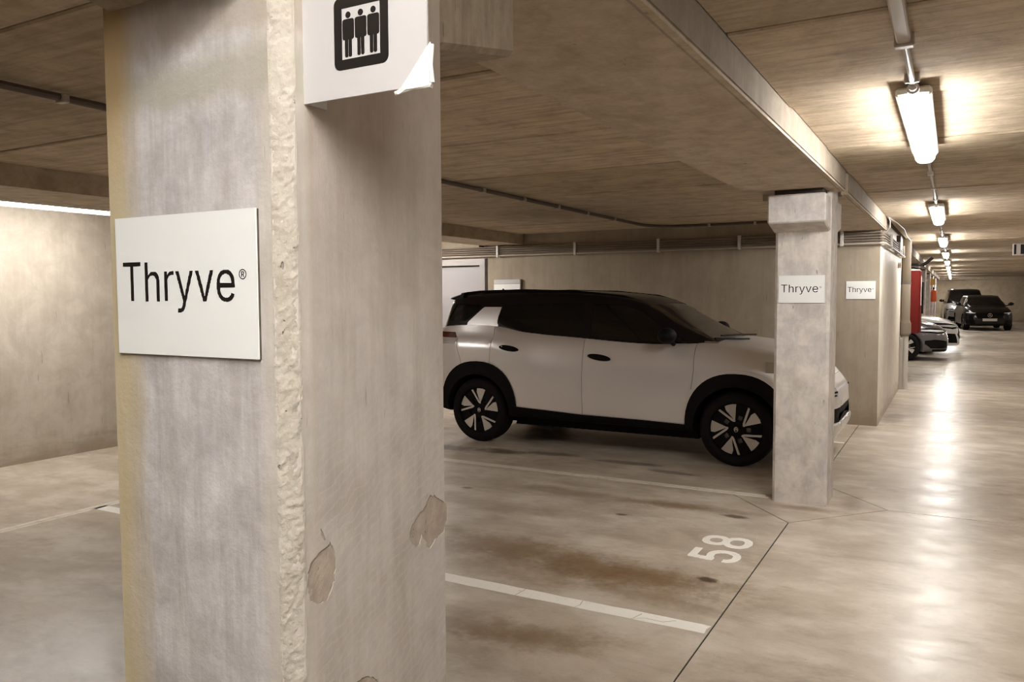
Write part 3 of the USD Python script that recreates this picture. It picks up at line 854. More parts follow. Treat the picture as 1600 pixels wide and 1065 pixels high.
def lift_sign():
    Y = .790
    t = thing('lift_sign', 'white lift pictogram sign of three figures projecting from the nearest pillar', 'sign', (-.751, Y, 1.80))
    plan = Polygon([(-.758, Y), (-.554, Y), (-.554, Y + .003), (-.7485, Y + .003), (-.7485, Y + .045), (-.7515, Y + .045)])
    plan = Polygon([(-.7515, Y + .04), (-.7515, Y + .003), (-.755, Y), (-.554, Y), (-.554, Y + .003), (-.7475, Y + .003), (-.7475, Y + .04)])
    m = extrude(plan, .36)
    m.apply_translation([0, 0, 1.802])
    part('sign_plate', m, M['lift_sign'], t, smooth=False)
    part('plate_edge', box(-.7575, -.7545, Y - .0005, Y + .004, 1.802, 2.162), M['sign'], t, smooth=False, label='bright folded edge')
    fr = rpoly(-.697, -.611, 1.8365, 1.926, .009).difference(sbox(-.6845, 1.849, -.6235, 1.9125))
    part('pictogram_frame', on_front(extrude(fr, .0006), Y + .0001), M['ink'], t, smooth=False)
    for k, cx in enumerate((-.674, -.654, -.634)):
        head = Point(cx, 1.9035).buffer(.0040, 12)
        body = rpoly(cx - .0092, cx + .0092, 1.873, 1.8985, .003)
        legs = unary_union([rpoly(cx - .0055, cx - .0004, 1.8515, 1.88, .002), rpoly(cx + .0004, cx + .0055, 1.8515, 1.88, .002)])
        part('figure', on_front(extrude(unary_union([head, body, legs]), .0006), Y + .0001), M['ink'], t, smooth=False)
    # crumpled tape over the lower free corner
    tri = Polygon([(-.603, 1.7985), (-.592, 1.803), (-.549, 1.851), (-.5465, 1.846), (-.5485, 1.838), (-.5495, 1.810), (-.546, 1.804), (-.549, 1.7985), (-.556, 1.7995), (-.585, 1.7995), (-.596, 1.795)])
    b = extrude(tri, .001).subdivide_to_size(.004)
    v = b.vertices
    v[:, 2] += (meshkit.noise(v * 140, 2) - .5) * .0012 * (v[:, 2] > .0005)
    fr_ = on_front(trimesh.Trimesh(v, b.faces, process=False), Y - .0001)
    roll = [tube([(-.5475, Y + .001, 1.803), (-.549, Y + .001, 1.825), (-.5475, Y + .0015, 1.848)], [.0032, .0022, .0026], 8), tube([(-.602, Y + .0015, 1.7975), (-.575, Y + .0015, 1.800), (-.549, Y + .0015, 1.8005)], [.0030, .0015, .0036], 8)]
    part('tape_patch', [fr_] + roll, M['tape'], t, label='white tape wrapped round the corner')


lift_sign()

t = thing('wall_notice', 'white notice board with a black pictogram on the back wall behind the car roof', 'sign', (-5.7, Y_CORE, 1.3))
part('notice_panel', box(-5.93, -5.485, Y_CORE - .02, Y_CORE, 1.30, 1.72, .002), M['sign'], t)
part('top_rail', box(-5.93, -5.485, Y_CORE - .018, Y_CORE, 1.725, 1.785, .002), M['lift_sign'], t)
part('side_rail', box(-5.483, -5.465, Y_CORE - .04, Y_CORE, 1.30, 1.785, .002), M['sign_edge'], t)
part('pictogram', on_front(extrude(Polygon([(-5.785, 1.645), (-5.77, 1.655), (-5.74, 1.632), (-5.69, 1.622), (-5.69, 1.60), (-5.72, 1.52), (-5.79, 1.52)]), .001), Y_CORE - .0198), M['ink'], t, smooth=False)

t = thing('hanging_sign', 'small dark and white hanging sign at the right edge of the view', 'sign', (1.0, 14, Z_CEIL))
part('sign_panel', box(.757, 1.33, 14.0, 14.03, 2.112, 2.285, .002), M['lift_sign'], t)
for a, b in ((.772, .800), (.855, 1.02), (1.06, 1.32)):
    part('dark_field', box(a, b, 13.998, 14.0, 2.128, 2.27), M['ink'], t, smooth=False)
for x in (.98, 1.25):
    part('hanger_rod', tube([(x, 14.015, 2.28), (x, 14.015, 2.35), (x, 14.015, Z_CEIL + .005)], .005, 8), M['steel'], t)

t = thing('fire_extinguisher', 'orange-red fire extinguisher hung on a far pillar beside the lane', 'extinguisher', (-.66, 32.94, 1.15))
part('cylinder', lathe_y([(0, 0), (.09, .0), (.1, .02), (.1, .34), (.07, .42), (.03, .45), (0, .45)], 20).apply_transform(trimesh.transformations.translation_matrix([-.64, 32.94, 1.25]) @ trimesh.transformations.rotation_matrix(math.pi / 2, [1, 0, 0])), M['orange'], t)
part('valve', box(-.66, -.62, 32.90, 32.98, 1.69, 1.78, .005), M['black'], t)
part('bracket', box(-.755, -.73, 32.88, 33.0, 1.35, 1.6), M['steel'], t, smooth=False)
part('location_sign', box(-.752, -.60, 32.74, 32.745, 1.85, 2.08), M['yellow'], t, smooth=False, label='yellow plate above')

# ------------------------------------------------------------------ floor markings


def marking(name, polys, mat, label, cat='road marking', rest=0.0006):
    t = thing(name, label, cat, tuple(np.r_[np.array(polys.centroid.coords[0]), 0]))
    m = extrude(polys, rest)
    part('paint_film', m, M[mat], t, smooth=False)


def cracked(poly, cracks, w=.0025):
    for c in cracks:
        poly = poly.difference(LineString(c).buffer(w, 1))
    return poly


rg = np.random.default_rng(11)
ed = [(-5.5, 3.520)] + [(x, 3.520 + rg.normal(0, .0025)) for x in np.arange(-4.4, -1.0, .09)] + [(-.962, 3.522), (-.966, 3.575), (-.955, 3.615)] + [(x, 3.621 + rg.normal(0, .0025)) for x in np.arange(-1.0, -4.4, -.09)] + [(-5.5, 3.62)]
l1 = cracked(Polygon(ed).buffer(0), [[(-1.62, 3.5), (-1.60, 3.56), (-1.615, 3.64)], [(-1.33, 3.5), (-1.31, 3.53), (-1.26, 3.56), (-1.17, 3.555), (-1.12, 3.60)], [(-1.31, 3.53), (-1.29, 3.60)], [(-1.95, 3.51), (-1.94, 3.63)]])
marking('bay_line', l1, 'paint', 'bold cracked white bay line nearest the viewpoint')
l2 = unary_union([sbox(-5.5, 6.185, -1.25, 6.225), sbox(-5.5, 6.235, -1.3, 6.275)])
l2 = unary_union([sbox(-5.5, 6.14, -1.20, 6.185), sbox(-5.5, 6.195, -1.23, 6.235)])
marking('bay_line', l2, 'paint_worn', 'thin worn double bay line beside the parked car')
marking('bay_line', sbox(-5.5, 8.80, -.962, 8.86), 'paint', 'short white bay line showing under the car front, past the sign pillar')
l4 = unary_union([sbox(-5.56, -2, -5.515, 6.14), sbox(-5.50, -2, -5.47, 6.14)])
marking('bay_line', l4, 'paint_worn', 'pale double line on the floor left of the nearest pillar')
n5 = meshkit.text_mesh('5', .3, .0006, bold=True)
n8 = meshkit.text_mesh('8', .3, .0006, bold=True)


def lay(m, x0, x1, y0, y1):
    """digit whose top points to -x and which reads towards +y"""
    lo, hi = m.bounds
    v = m.vertices
    u, w = (v[:, 0] - lo[0]) / (hi[0] - lo[0]), (v[:, 1] - lo[1]) / (hi[1] - lo[1])
    return trimesh.Trimesh(np.stack([x1 + (x0 - x1) * w, y0 + (y1 - y0) * u, v[:, 2]], 1), m.faces, process=False)


t = thing('bay_number', 'white painted bay number 58 on the floor', 'road marking', (-1.2, 4.77, 0))
part('digit', lay(n5, -1.352, -1.056, 4.53, 4.755), M['paint'], t, smooth=False)
part('digit', lay(n8, -1.362, -1.052, 4.815, 5.045), M['paint'], t, smooth=False)

# ------------------------------------------------------------------ cars


def curve(pts):
    p = np.array(pts, float)
    return PchipInterpolator(p[:, 0], p[:, 1])


def half_section(pts, n):
    p = np.array(pts, float)
    d = np.r_[0, np.cumsum(np.linalg.norm(np.diff(p, axis=0), axis=1) + 1e-6)]
    k = np.linspace(0, d[-1], n)
    return np.stack([PchipInterpolator(d, p[:, 0])(k), PchipInterpolator(d, p[:, 1])(k)], 1)


def loft(stations, sections):
    rings = []
    for s, h in zip(stations, sections):
        full = np.vstack([h, np.stack([-h[-2:0:-1, 0], h[-2:0:-1, 1]], 1)])
        rings.append(np.column_stack([np.full(len(full), s), full]))
    n = len(rings[0])
    v = np.vstack(rings + [rings[0].mean(0)[None], rings[-1].mean(0)[None]])
    f, R = [], len(rings)
    i, k = np.meshgrid(np.arange(R - 1), np.arange(n), indexing='ij')
    q = (k + 1) % n
    a, b, c, d = i * n + k, i * n + q, (i + 1) * n + q, (i + 1) * n + k
    f = [np.stack([a, b, c], -1).reshape(-1, 3), np.stack([a, c, d], -1).reshape(-1, 3)]
    kk = np.arange(n)
    qq = (kk + 1) % n
    e = (R - 1) * n
    f += [np.stack([np.full(n, R * n), qq, kk], 1), np.stack([np.full(n, R * n + 1), e + kk, e + qq], 1)]
    f = np.vstack(f)
    m = trimesh.Trimesh(v, f, process=False)
    if m.volume < 0:
        f = f[:, ::-1]
    return m3.Manifold(m3.Mesh(v.astype(np.float32), f.astype(np.uint32)))


def pad(poly):
    return [np.array(g.exterior.coords)[:-1] for g in getattr(poly, 'geoms', [poly]) if g.area > 1e-8]


def prism_side(poly, y0=-1.4, y1=0.0):
    """(x, z) polygon swept across y0..y1"""
    out = None
    for g in getattr(poly, 'geoms', [poly]):
        rings = [np.array(g.exterior.coords)[:-1]] + [np.array(r.coords)[:-1] for r in g.interiors]
        c = m3.Manifold.extrude(m3.CrossSection([r.tolist() for r in rings], m3.FillRule.EvenOdd), y1 - y0).rotate((90, 0, 0)).translate((0, y1, 0))
        out = c if out is None else out + c
    return out


def prism_front(poly, x0, x1):
    """(y, z) polygon swept along x0..x1"""
    out = None
    for g in getattr(poly, 'geoms', [poly]):
        rings = [np.array(g.exterior.coords)[:-1]] + [np.array(r.coords)[:-1] for r in g.interiors]
        c = m3.Manifold.extrude(m3.CrossSection([r.tolist() for r in rings], m3.FillRule.EvenOdd), x1 - x0).rotate((90, 0, 90)).translate((x0, 0, 0))
        out = c if out is None else out + c
    return out


def prism_top(poly, z0, z1):
    rings = [np.array(poly.exterior.coords)[:-1].tolist()]
    return m3.Manifold.extrude(m3.CrossSection(rings, m3.FillRule.EvenOdd), z1 - z0).translate((0, 0, z0))


def superellipse(cx, cz, rx, rz, n=2.3, k=48):
    a = np.linspace(0, 2 * np.pi, k, endpoint=False)
    c, s = np.cos(a), np.sin(a)
    return Polygon(np.stack([cx + rx * np.sign(c) * np.abs(c) ** (2 / n), cz + rz * np.sign(s) * np.abs(s) ** (2 / n)], 1))


def make_wheel(parent, cx, cy, cz, R, rim, side, spin=0.0, detail=True, W=.215):
    """side -1: outer face towards -y"""
    w = sub('wheel', parent)

    def put(m):
        m = tm(m).copy()
        if side > 0:
            m.vertices = m.vertices * [1, -1, 1]
            m.faces = m.faces[:, ::-1]
        m.apply_translation([cx, cy, cz])
        return m
    ty = lathe_y([(rim * .97, .03), (rim, .0), (rim + .012, -.008), (R - .05, -.012), (R - .018, .004), (R - .003, .025), (R, .05), (R - .006, .075), (R, .085), (R, W - .085), (R - .006, W - .075), (R, W - .05), (R - .003, W - .025), (R - .018, W - .004), (R - .05, W + .01), (rim, W), (rim * .97, W - .03), (rim * .97, .03)], 56)
    part('tyre', put(ty), M['rubber'], w, smooth=35, local=True)
    face = Point(0, 0).buffer(rim * .985, 32)
    holes = [affinity.rotate(rpoly(rim * .36, rim * .54, -rim * .085, rim * .085, rim * .03), math.degrees(a), origin=(0, 0)) for a in np.radians([72 * k + 72 + spin for k in range(5)])]
    face = face.difference(unary_union(holes))

    def fl(poly, y, h):
        m = extrude(poly, h)
        v = m.vertices
        return trimesh.Trimesh(np.stack([v[:, 0], y - v[:, 2], v[:, 1]], 1), m.faces, process=False)
    part('rim_face', put(fl(face, .030, .012)), M['black'], w, smooth=False, local=True)
    part('rim_barrel', put(lathe_y([(rim * .99, .005), (rim * .96, .02), (rim * .92, W - .03), (rim * .90, W - .03), (rim * .95, .02), (rim * .985, .002), (rim * .99, .005)], 40)), M['black'], w, smooth=35, local=True)
    part('brake_disc', put(fl(Point(0, 0).buffer(rim * .68, 24), .075, .01)), M['grey_metal'], w, smooth=False, local=True)

    def pol(r, a):
        a = math.radians(a)
        return (r * rim * math.cos(a), r * rim * math.sin(a))
    for k in range(5):
        o = 72 * k + spin
        wedge = Polygon([pol(.31, 97 + o), pol(.965, 90.5 + o), pol(.985, 99 + o), pol(.965, 117 + o), pol(.80, 119 + o), pol(.40, 104 + o)])
        bar = LineString([pol(.33, 101 + o), pol(.37, 111 + o), pol(1.0 * .97, 133 + o)]).buffer(rim * .042, 2)
        s = unary_union([wedge, bar])
        m = fl(s, .020, .010)
        v = m.vertices
        rr = np.hypot(v[:, 0], v[:, 2]) / rim
        v[:, 1] += np.where(rr > .5, (rr - .5) * .012, .0)
        part('spoke', put(m), M['silver'], w, smooth=False, local=True)
    cap = part('centre_cap', put(fl(Point(0, 0).buffer(rim * .16, 20), .02, .008)), M['black'], w, smooth=False, local=True)
    if detail:
        ov = affinity.scale(Point(0, 0).buffer(rim * .10, 16), .8, 1)
        em = [ov.difference(ov.buffer(-rim * .016))]
        for zz in (-.045, .012):
            em.append(LineString([(-rim * .055, rim * zz), (0, rim * (zz + .055)), (rim * .055, rim * zz)]).buffer(rim * .012, 2))
        part('emblem', put(fl(unary_union(em), .0125, .0015)), M['silver'], w, smooth=False, local=True)
    return w


def car_body(P, N=34, ns=90):
    """returns functions lower(offset), upper(offset): lofted solids"""
    f = {k: curve(v) for k, v in P['curves'].items()}
    s0, s1 = P['range']
    u = np.linspace(0, 1, ns)
    st = s0 + (s1 - s0) * (u - .10 * np.sin(2 * np.pi * u) / 1.0 * .9)
    st = np.sort(np.clip(st, s0, s1))
    st = np.unique(np.round(st, 5))
    t0, t1 = P['cabin']
    st2 = t0 + (t1 - t0) * (np.linspace(0, 1, ns) - .09 * np.sin(2 * np.pi * np.linspace(0, 1, ns)))
    st2 = np.unique(np.round(np.clip(st2, t0, t1), 5))

    def lower(o=0.0, dz=0.0):
        sec = []
        for s in st:
            w, zb, zs, zt = (float(f[k](s)) for k in ('w', 'zb', 'zs', 'zt'))
            h = float(f['h'](s))
            zl = float(f['zl'](s))
            w2, zb2, zs2, zt2 = w - o, zb + max(o, 0) + dz, zs - o, zt - o
            H = zs - zb
            zm = min(zl, zs - .09)
            low = [(0, zb2), (w2 * .8, zb2), (w2 - .035, zb2 + .02 * H + .004), (w2 - .008, zb2 + .17 * H), (w2 - .001, zb + .40 * H), (w2 - .005, zb + .58 * H)]
            soft = [(w2 - .016, zb + .70 * H), (w2 - .034, zb + .80 * H), (w2 - .060, zb + .89 * H), (w2 - .085, zs2 - .03), (w2 - .100, zs2 - .008), (w2 - .115, zs2)]
            ledge = [(w2 - .006, zm - .085), (w2 - .014, zm - .035), (w2 - .040, zm), (w2 - .060, zm + .02), (w2 - .088, zs2 - .012), (w2 - .105, zs2)]
            mid = [((1 - h) * p[0] + h * q[0], (1 - h) * p[1] + h * q[1]) for p, q in zip(soft, ledge)]
            pts = low + mid + [(w2 - .16, zs2 + (zt2 - zs2) * .45), (w2 * .45, zt2), (0, zt2 + .004)]
            sec.append(half_section(pts, N))
        stt = st.copy()
        if o > 0:
            stt = s0 + o + (st - s0) * (s1 - s0 - 2 * o) / (s1 - s0)
        elif o < 0:
            stt = s0 + o + (st - s0) * (s1 - s0 - 2 * o) / (s1 - s0)
        return loft(stt, sec)

    def upper(o=0.0):
        sec = []
        for s in st2:
            wb, wr, zr, zb = (float(f[k](s)) for k in ('wb', 'wr', 'zr', 'zc'))
            zr2 = max(zr - o, zb + .03)
            H = zr2 - zb
            wr = min(wr, wb)
            r = min(.06, H * .3)
            pts = [(0, zb), (wb - o - .02, zb), (wb - o, zb + .02 * H), (wb - o + (wr - wb) * .5 + .012, zb + .5 * H), (wr - o, zr2 - r - .02 * H), (wr - o - .03, zr2 - r * .45), (wr - o - .11, zr2 - r * .1), (wr * .45, zr2 + .006), (0, zr2 + .010)]
            sec.append(half_section(pts, N))
        stt = t0 + o + (st2 - t0) * (t1 - t0 - 2 * o) / (t1 - t0) if o else st2
        return loft(stt, sec)
    return lower, upper


def mirror(m):
    return m.mirror((0, 1, 0))


def ellipsoid(cx, cy, cz, rx, ry, rz, sub_=3):
    m = trimesh.creation.icosphere(sub_, 1.0)
    m.apply_scale([rx, ry, rz])
    m.apply_translation([cx, cy, cz])
    return m


def main_car():
    t = thing('parked_car', 'pale grey compact SUV with black roof parked side-on behind the sign pillar', 'car', (-.78, 8.0, 0))
    P = dict(range=(-4.30, -.09), cabin=(-4.235, -1.03), curves=dict(
        w=[(-4.30, .60), (-4.27, .70), (-4.20, .80), (-4.05, .862), (-3.8, .892), (-3.5, .90), (-2.4, .90), (-1.0, .897), (-.6, .88), (-.40, .82), (-.26, .735), (-.16, .62), (-.11, .50), (-.09, .40)],
        zb=[(-4.30, .50), (-4.22, .36), (-4.0, .30), (-3.5, .28), (-.9, .28), (-.3, .27), (-.14, .26), (-.09, .34)],
        zs=[(-4.30, .80), (-4.27, 1.05), (-4.2, 1.17), (-4.05, 1.225), (-3.75, 1.245), (-3.45, 1.235), (-3.09, 1.165), (-2.43, 1.128), (-1.8, 1.088), (-1.45, 1.07), (-1.15, 1.075), (-.8, 1.045), (-.5, .985), (-.36, .905), (-.26, .82), (-.17, .735), (-.11, .665), (-.09, .58)],
        zt=[(-4.30, .82), (-4.27, 1.07), (-4.2, 1.19), (-4.05, 1.23), (-3.0, 1.20), (-1.8, 1.13), (-1.2, 1.125), (-.8, 1.085), (-.5, 1.01), (-.36, .92), (-.26, .83), (-.17, .745), (-.11, .675), (-.09, .59)],
        h=[(-4.30, .8), (-3.5, 1), (-3.15, .5), (-2.9, 0), (-1.5, 0), (-1.2, .7), (-.9, 1), (0, 1)],
        zl=[(-4.30, 1.09), (-3.4, 1.10), (-2.9, 1.03), (-1.5, .97), (-1.2, 1.0), (-.6, .94), (0, .80)],
        wb=[(-4.235, .62), (-4.2, .70), (-4.05, .775), (-3.7, .795), (-3.2, .800), (-1.9, .797), (-1.5, .775), (-1.25, .735), (-1.10, .68), (-1.03, .60)],
        wr=[(-4.235, .60), (-4.1, .63), (-3.7, .655), (-2.6, .665), (-1.9, .655), (-1.6, .665), (-1.3, .69), (-1.1, .66), (-1.03, .59)],
        zr=[(-4.235, 1.16), (-4.2, 1.23), (-4.12, 1.44), (-4.08, 1.52), (-4.0, 1.555), (-3.8, 1.58), (-3.3, 1.598), (-2.71, 1.59), (-2.3, 1.565), (-2.0, 1.525), (-1.78, 1.452), (-1.536, 1.318), (-1.3, 1.195), (-1.15, 1.13), (-1.03, 1.10)],
        zc=[(-4.235, 1.0), (-1.03, 1.0)]))
    lower, upper = car_body(P, 40, 110)
    B, B2, Bp, Bm = lower(0), lower(.03), lower(-.016), lower(-.008)
    shell = B - B2
    wr_, wf_ = (-3.606, .338), (-.900, .338)
    ar, af = superellipse(wr_[0], wr_[1] - .01, .472, .532), superellipse(wf_[0], wf_[1] - .01, .462, .515)
    inr, inf_ = Point(wr_).buffer(.385, 24), Point(wf_).buffer(.385, 24)
    sill = Polygon([(-4.4, .46), (-3.12, .405), (-2.40, .373), (-1.79, .366), (-1.353, .352), (-.9, .34), (.1, .38), (.1, 0), (-4.4, 0)])
    solid = sbox(-4.5, 0, .2, 2).difference(unary_union([ar, af, sill]))
    hoodp = prism_top(Polygon([(-1.25, -.70), (-.6, -.69), (-.25, -.60), (-.10, -.46), (-.10, .46), (-.25, .60), (-.6, .69), (-1.25, .70)]), .8, 1.4)
    reg = dict(
        rear_bumper=Polygon([(-4.6, .2), (-4.6, 1.04), (-3.905, 1.04), (-3.875, 1.09), (-3.865, 1.0), (-3.81, .832), (-3.81, .2)]),
        rear_quarter=Polygon([(-4.6, 1.3), (-4.6, 1.04), (-3.905, 1.04), (-3.875, 1.09), (-3.865, 1.0), (-3.81, .832), (-3.81, .7), (-3.45, .7), (-3.458, .866), (-3.428, 1.137), (-3.44, 1.3)]),
        rear_door=Polygon([(-3.44, 1.3), (-3.428, 1.137), (-3.458, .866), (-3.44, .7), (-3.3, .3), (-2.393, .3), (-2.398, .8), (-2.402, 1.3)]),
        front_door=Polygon([(-2.402, 1.3), (-2.398, .8), (-2.393, .3), (-1.353, .3), (-1.353, .358), (-1.30, .72), (-1.283, .868), (-1.290, .98), (-1.285, 1.3)]),
        fender=Polygon([(-1.285, 1.3), (-1.290, .98), (-1.283, .868), (-1.30, .72), (-1.353, .358), (-1.353, .3), (-.55, .3), (-.50, .72), (-.42, .74), (-.2, .78), (.2, .78), (.2, 1.3)]),
        front_bumper=Polygon([(-.55, .3), (-.50, .72), (-.42, .74), (-.2, .78), (.2, .78), (.2, .2), (-.55, .2)]))
    lampF = unary_union([rpoly(.40, .90, .63, .72, .02)])
    lampFp = prism_front(lampF, -.30, .2)
    grilleF = rpoly(-.62, .62, .40, .53, .03)
    skidF = rpoly(-.70, .70, .20, .385, .04)
    frontcut = prism_front(unary_union([lampF, affinity.scale(lampF, -1, 1, origin=(0, 0)), grilleF, skidF]), -.30, .2)
    tailp = Polygon([(-4.6, 1.105), (-3.895, 1.105), (-3.925, 1.16), (-4.6, 1.17)])
    tail = prism_side(tailp)
    for nm, poly in reg.items():
        q = poly.buffer(-.0022, join_style='mitre').intersection(solid)
        m = shell ^ prism_side(q, -1.4, 0.001 if 'bumper' in nm else -.001)
        m = m - hoodp
        if nm in ('fender', 'front_bumper'):
            m = m - frontcut
        if nm in ('rear_quarter', 'rear_bumper'):
            m = m - tail
        for mm in (m, mirror(m)):
            part(nm, mm, M['paint_white'], t, smooth=32, local=True)
    part('hood', shell ^ prism_top(Polygon([(-1.25, -.697), (-.6, -.687), (-.25, -.597), (-.103, -.457), (-.103, .457), (-.25, .597), (-.6, .687), (-1.25, .697)]), .8, 1.4), M['paint_white'], t, smooth=32, local=True)
    part('tailgate', (shell ^ prism_top(sbox(-4.6, -.55, -4.0, .55), 1.0, 1.4)), M['paint_white'], t, smooth=32, local=True)
    tl = (Bm - B2) ^ tail
    for mm in (tl, mirror(tl)):
        part('tail_lamp', mm, M['tail'], t, smooth=30, local=True)
    # front end
    hl = (lower(-.004) - B2) ^ lampFp
    for mm in (hl, mirror(hl)):
        part('headlamp', mm, M['lamp_glass'], t, smooth=30, local=True)
    dr = (lower(-.010) - B2) ^ prism_front(unary_union([rpoly(.42, .88, .665, .68, .005), rpoly(.45, .80, .638, .65, .004)]), -.30, .2)
    for mm in (dr, mirror(dr)):
        part('headlamp_bezel', mm, M['black'], t, smooth=30, local=True)
    part('lower_grille', (lower(.006) - lower(.04)) ^ prism_front(grilleF, -.30, .2), M['black'], t, smooth=30, local=True)
    part('skid_plate', (lower(-.012) - B2) ^ prism_front(skidF, -.22, .2), M['silver'], t, smooth=30, local=True)
    # cladding
    for arch, inner, nm in ((ar, inr, 'rear'), (af, inf_, 'front')):
        q = arch.difference(inner).intersection(sbox(-5, .2, 1, 2))
        m = (Bp - lower(.05)) ^ prism_side(q, -1.4, -.45)
        lip = (lower(-.020) - B2) ^ prism_side(arch.buffer(.030).difference(arch).intersection(sbox(-5, .50, 1, 2)), -1.4, -.5)
        for mm in (m, mirror(m)):
            part('arch_cladding', mm, M['black'], t, smooth=32, local=True)
        if nm == 'front':
            lip = (lower(-.012) - B2) ^ prism_side(arch.buffer(.032).difference(arch).intersection(sbox(-1.32, .58, 1, 2)), -1.4, -.5)
            for mm in (lip, mirror(lip)):
                part('fender_lip', mm, M['paint_white'], t, smooth=32, local=True)
    q = sill.intersection(sbox(-3.3, .245, -1.2, .5)).difference(unary_union([inr, inf_, ar.buffer(.003), af.buffer(.003)]))
    m = (Bp - lower(.05)) ^ prism_side(q, -1.4, -.45)
    for mm in (m, mirror(m)):
        part('sill_cladding', mm, M['black'], t, smooth=32, local=True)
    core_ = lower(.04) - prism_side(Point(wr_).buffer(.40, 24), -1.4, -.55) - prism_side(Point(wf_).buffer(.40, 24), -1.4, -.55) - prism_side(Point(wr_).buffer(.40, 24), .55, 1.4) - prism_side(Point(wf_).buffer(.40, 24), .55, 1.4)
    core_ = core_ + mani(box(-3.9, -.42, -.72, .72, .20, .34)) - prism_side(Point(wr_).buffer(.40, 24), -1.4, -.55) - prism_side(Point(wf_).buffer(.40, 24), -1.4, -.55) - prism_side(Point(wr_).buffer(.40, 24), .55, 1.4) - prism_side(Point(wf_).buffer(.40, 24), .55, 1.4)
    part('underbody', core_, M['black'], t, smooth=30, local=True)
    # cabin
    U, Ui = upper(0), upper(.035)
    us = (U - Ui) - prism_top(sbox(-6, -2, 1, 2), .5, 1.03)
    dpan = Polygon([(-3.82, 1.20), (-3.811, 1.262), (-3.80, 1.275), (-3.640, 1.418), (-3.62, 1.43), (-3.407, 1.43), (-3.418, 1.38), (-3.432, 1.325), (-3.436, 1.27), (-3.42, 1.238), (-3.42, 1.20)])
    gr = Polygon([(-3.40, 1.44), (-3.43, 1.28), (-3.36, 1.235), (-3.09, 1.172), (-2.46, 1.14), (-2.46, 1.46), (-2.8, 1.465)])
    gf = Polygon([(-2.36, 1.46), (-2.36, 1.137), (-1.62, 1.095), (-1.60, 1.22), (-1.86, 1.40), (-2.05, 1.455)])
    gv = Polygon([(-1.57, 1.095), (-1.55, 1.20), (-1.38, 1.10), (-1.40, 1.085)])
    gq = Polygon([(-3.84, 1.275), (-3.66, 1.435), (-3.70, 1.45), (-4.0, 1.46), (-4.08, 1.30), (-4.05, 1.275)])
    ws = Polygon([(-1.80, -.60), (-1.80, .60), (-1.5, .645), (-1.16, .63), (-1.12, .40), (-1.10, 0), (-1.12, -.40), (-1.16, -.63), (-1.5, -.645)])
    rw = sbox(-4.3, -.56, -4.10, .56)
    cuts = [prism_side(p_, -1.4, -.3) for p_ in (gr, gf, gv, gq, dpan)]
    allc = cuts[0]
    for c in cuts[1:]:
        allc = allc + c
    wsp = prism_top(ws, 1.08, 1.8)
    rwp = prism_top(rw, 1.26, 1.50)
    roof = us - allc - mirror(allc) - wsp - rwp
    part('roof', roof, M['black_gloss'], t, smooth=32, local=True, label='black roof and window pillars')
    gl = upper(.004) - upper(.010)
    for nm, p_, mt in (('rear_door_window', gr, 'glass_dark'), ('front_door_window', gf, 'glass'), ('front_quarter_window', gv, 'glass'), ('rear_quarter_window', gq, 'glass_dark')):
        m = gl ^ prism_side(p_.buffer(.004), -1.4, -.3)
        for mm in (m, mirror(m)):
            part(nm, mm, M[mt], t, smooth=32, local=True)
    part('windshield', gl ^ prism_top(ws.buffer(.004), 1.06, 1.8), M['glass'], t, smooth=32, local=True)
    part('rear_window', gl ^ prism_top(rw, 1.26, 1.50), M['glass_dark'], t, smooth=32, local=True)
    dp = (upper(-.004) - Ui) ^ prism_side(dpan.buffer(-.001), -1.4, -.3)
    for mm in (dp, mirror(dp)):
        part('pillar_panel', mm, M['paint_white'], t, smooth=32, local=True, label='pale panel on the rear roof pillar')
    sp = trimesh.convex.convex_hull(np.array([(x, y * k, z) for y in (-1, 1) for x, k, z in ((-4.14, .56, 1.532), (-4.14, .56, 1.512), (-3.93, .62, 1.578), (-3.95, .62, 1.52), (-4.13, .60, 1.518), (-4.06, .62, 1.505))]))
    part('roof_spoiler', sp, M['black_gloss'], t, smooth=30, local=True)
    for sgn in (-1, 1):
        part('roof_rail', tube([(-4.0, sgn * .56, 1.565), (-3.93, sgn * .56, 1.575), (-3.75, sgn * .565, 1.592), (-3.2, sgn * .57, 1.602), (-2.6, sgn * .565, 1.584), (-2.1, sgn * .555, 1.535), (-1.9, sgn * .55, 1.478)], .016, 10), M['black'], t, local=True)
        hands = []
        for cx, cz in ((-3.234, 1.005), (-2.222, .945)):
            yy = sgn * .872
            ez = trimesh.creation.icosphere(3, 1.0)
            ez.apply_scale([.122, .024, .030])
            ez.apply_transform(trimesh.transformations.rotation_matrix(math.radians(7), [0, 1, 0]))
            ez.apply_translation([cx, yy + sgn * .006, cz])
            hd_ = part('door_handle', ez, M['black'], t, local=True)
            if sgn < 0 and cx < -3:
                part('lock_button', ellipsoid(cx - .068, yy - .020, cz + .018, .012, .006, .007, 2), M['chrome'], hd_, local=True)
        # mirror
        mb = ellipsoid(-1.51, sgn * .985, 1.175, .085, .115, .075)
        v = mb.vertices
        v[:, 0] += np.abs(v[:, 1] - sgn * .985) * .1
        part('door_mirror', [mb, tube([(-1.50, sgn * .80, 1.09), (-1.50, sgn * .87, 1.115), (-1.51, sgn * .93, 1.14)], .022, 10)], M['black'], t, local=True)
    part('fender_square', box(-.645, -.50, -.886, -.872, .862, .958, .003), M['pale_square'], t, local=True, label='pale square panel on the front fender')  # thin pale square laid on the fender side
    # wipers and cowl
    part('cowl', trimesh.convex.convex_hull(np.array([(-1.26, -.70, 1.075), (-1.26, .70, 1.075), (-1.0, -.60, 1.095), (-1.0, .60, 1.095), (-1.22, -.66, 1.115), (-1.22, .66, 1.115), (-1.04, -.55, 1.108), (-1.04, .55, 1.108)])), M['black'], t, local=True)
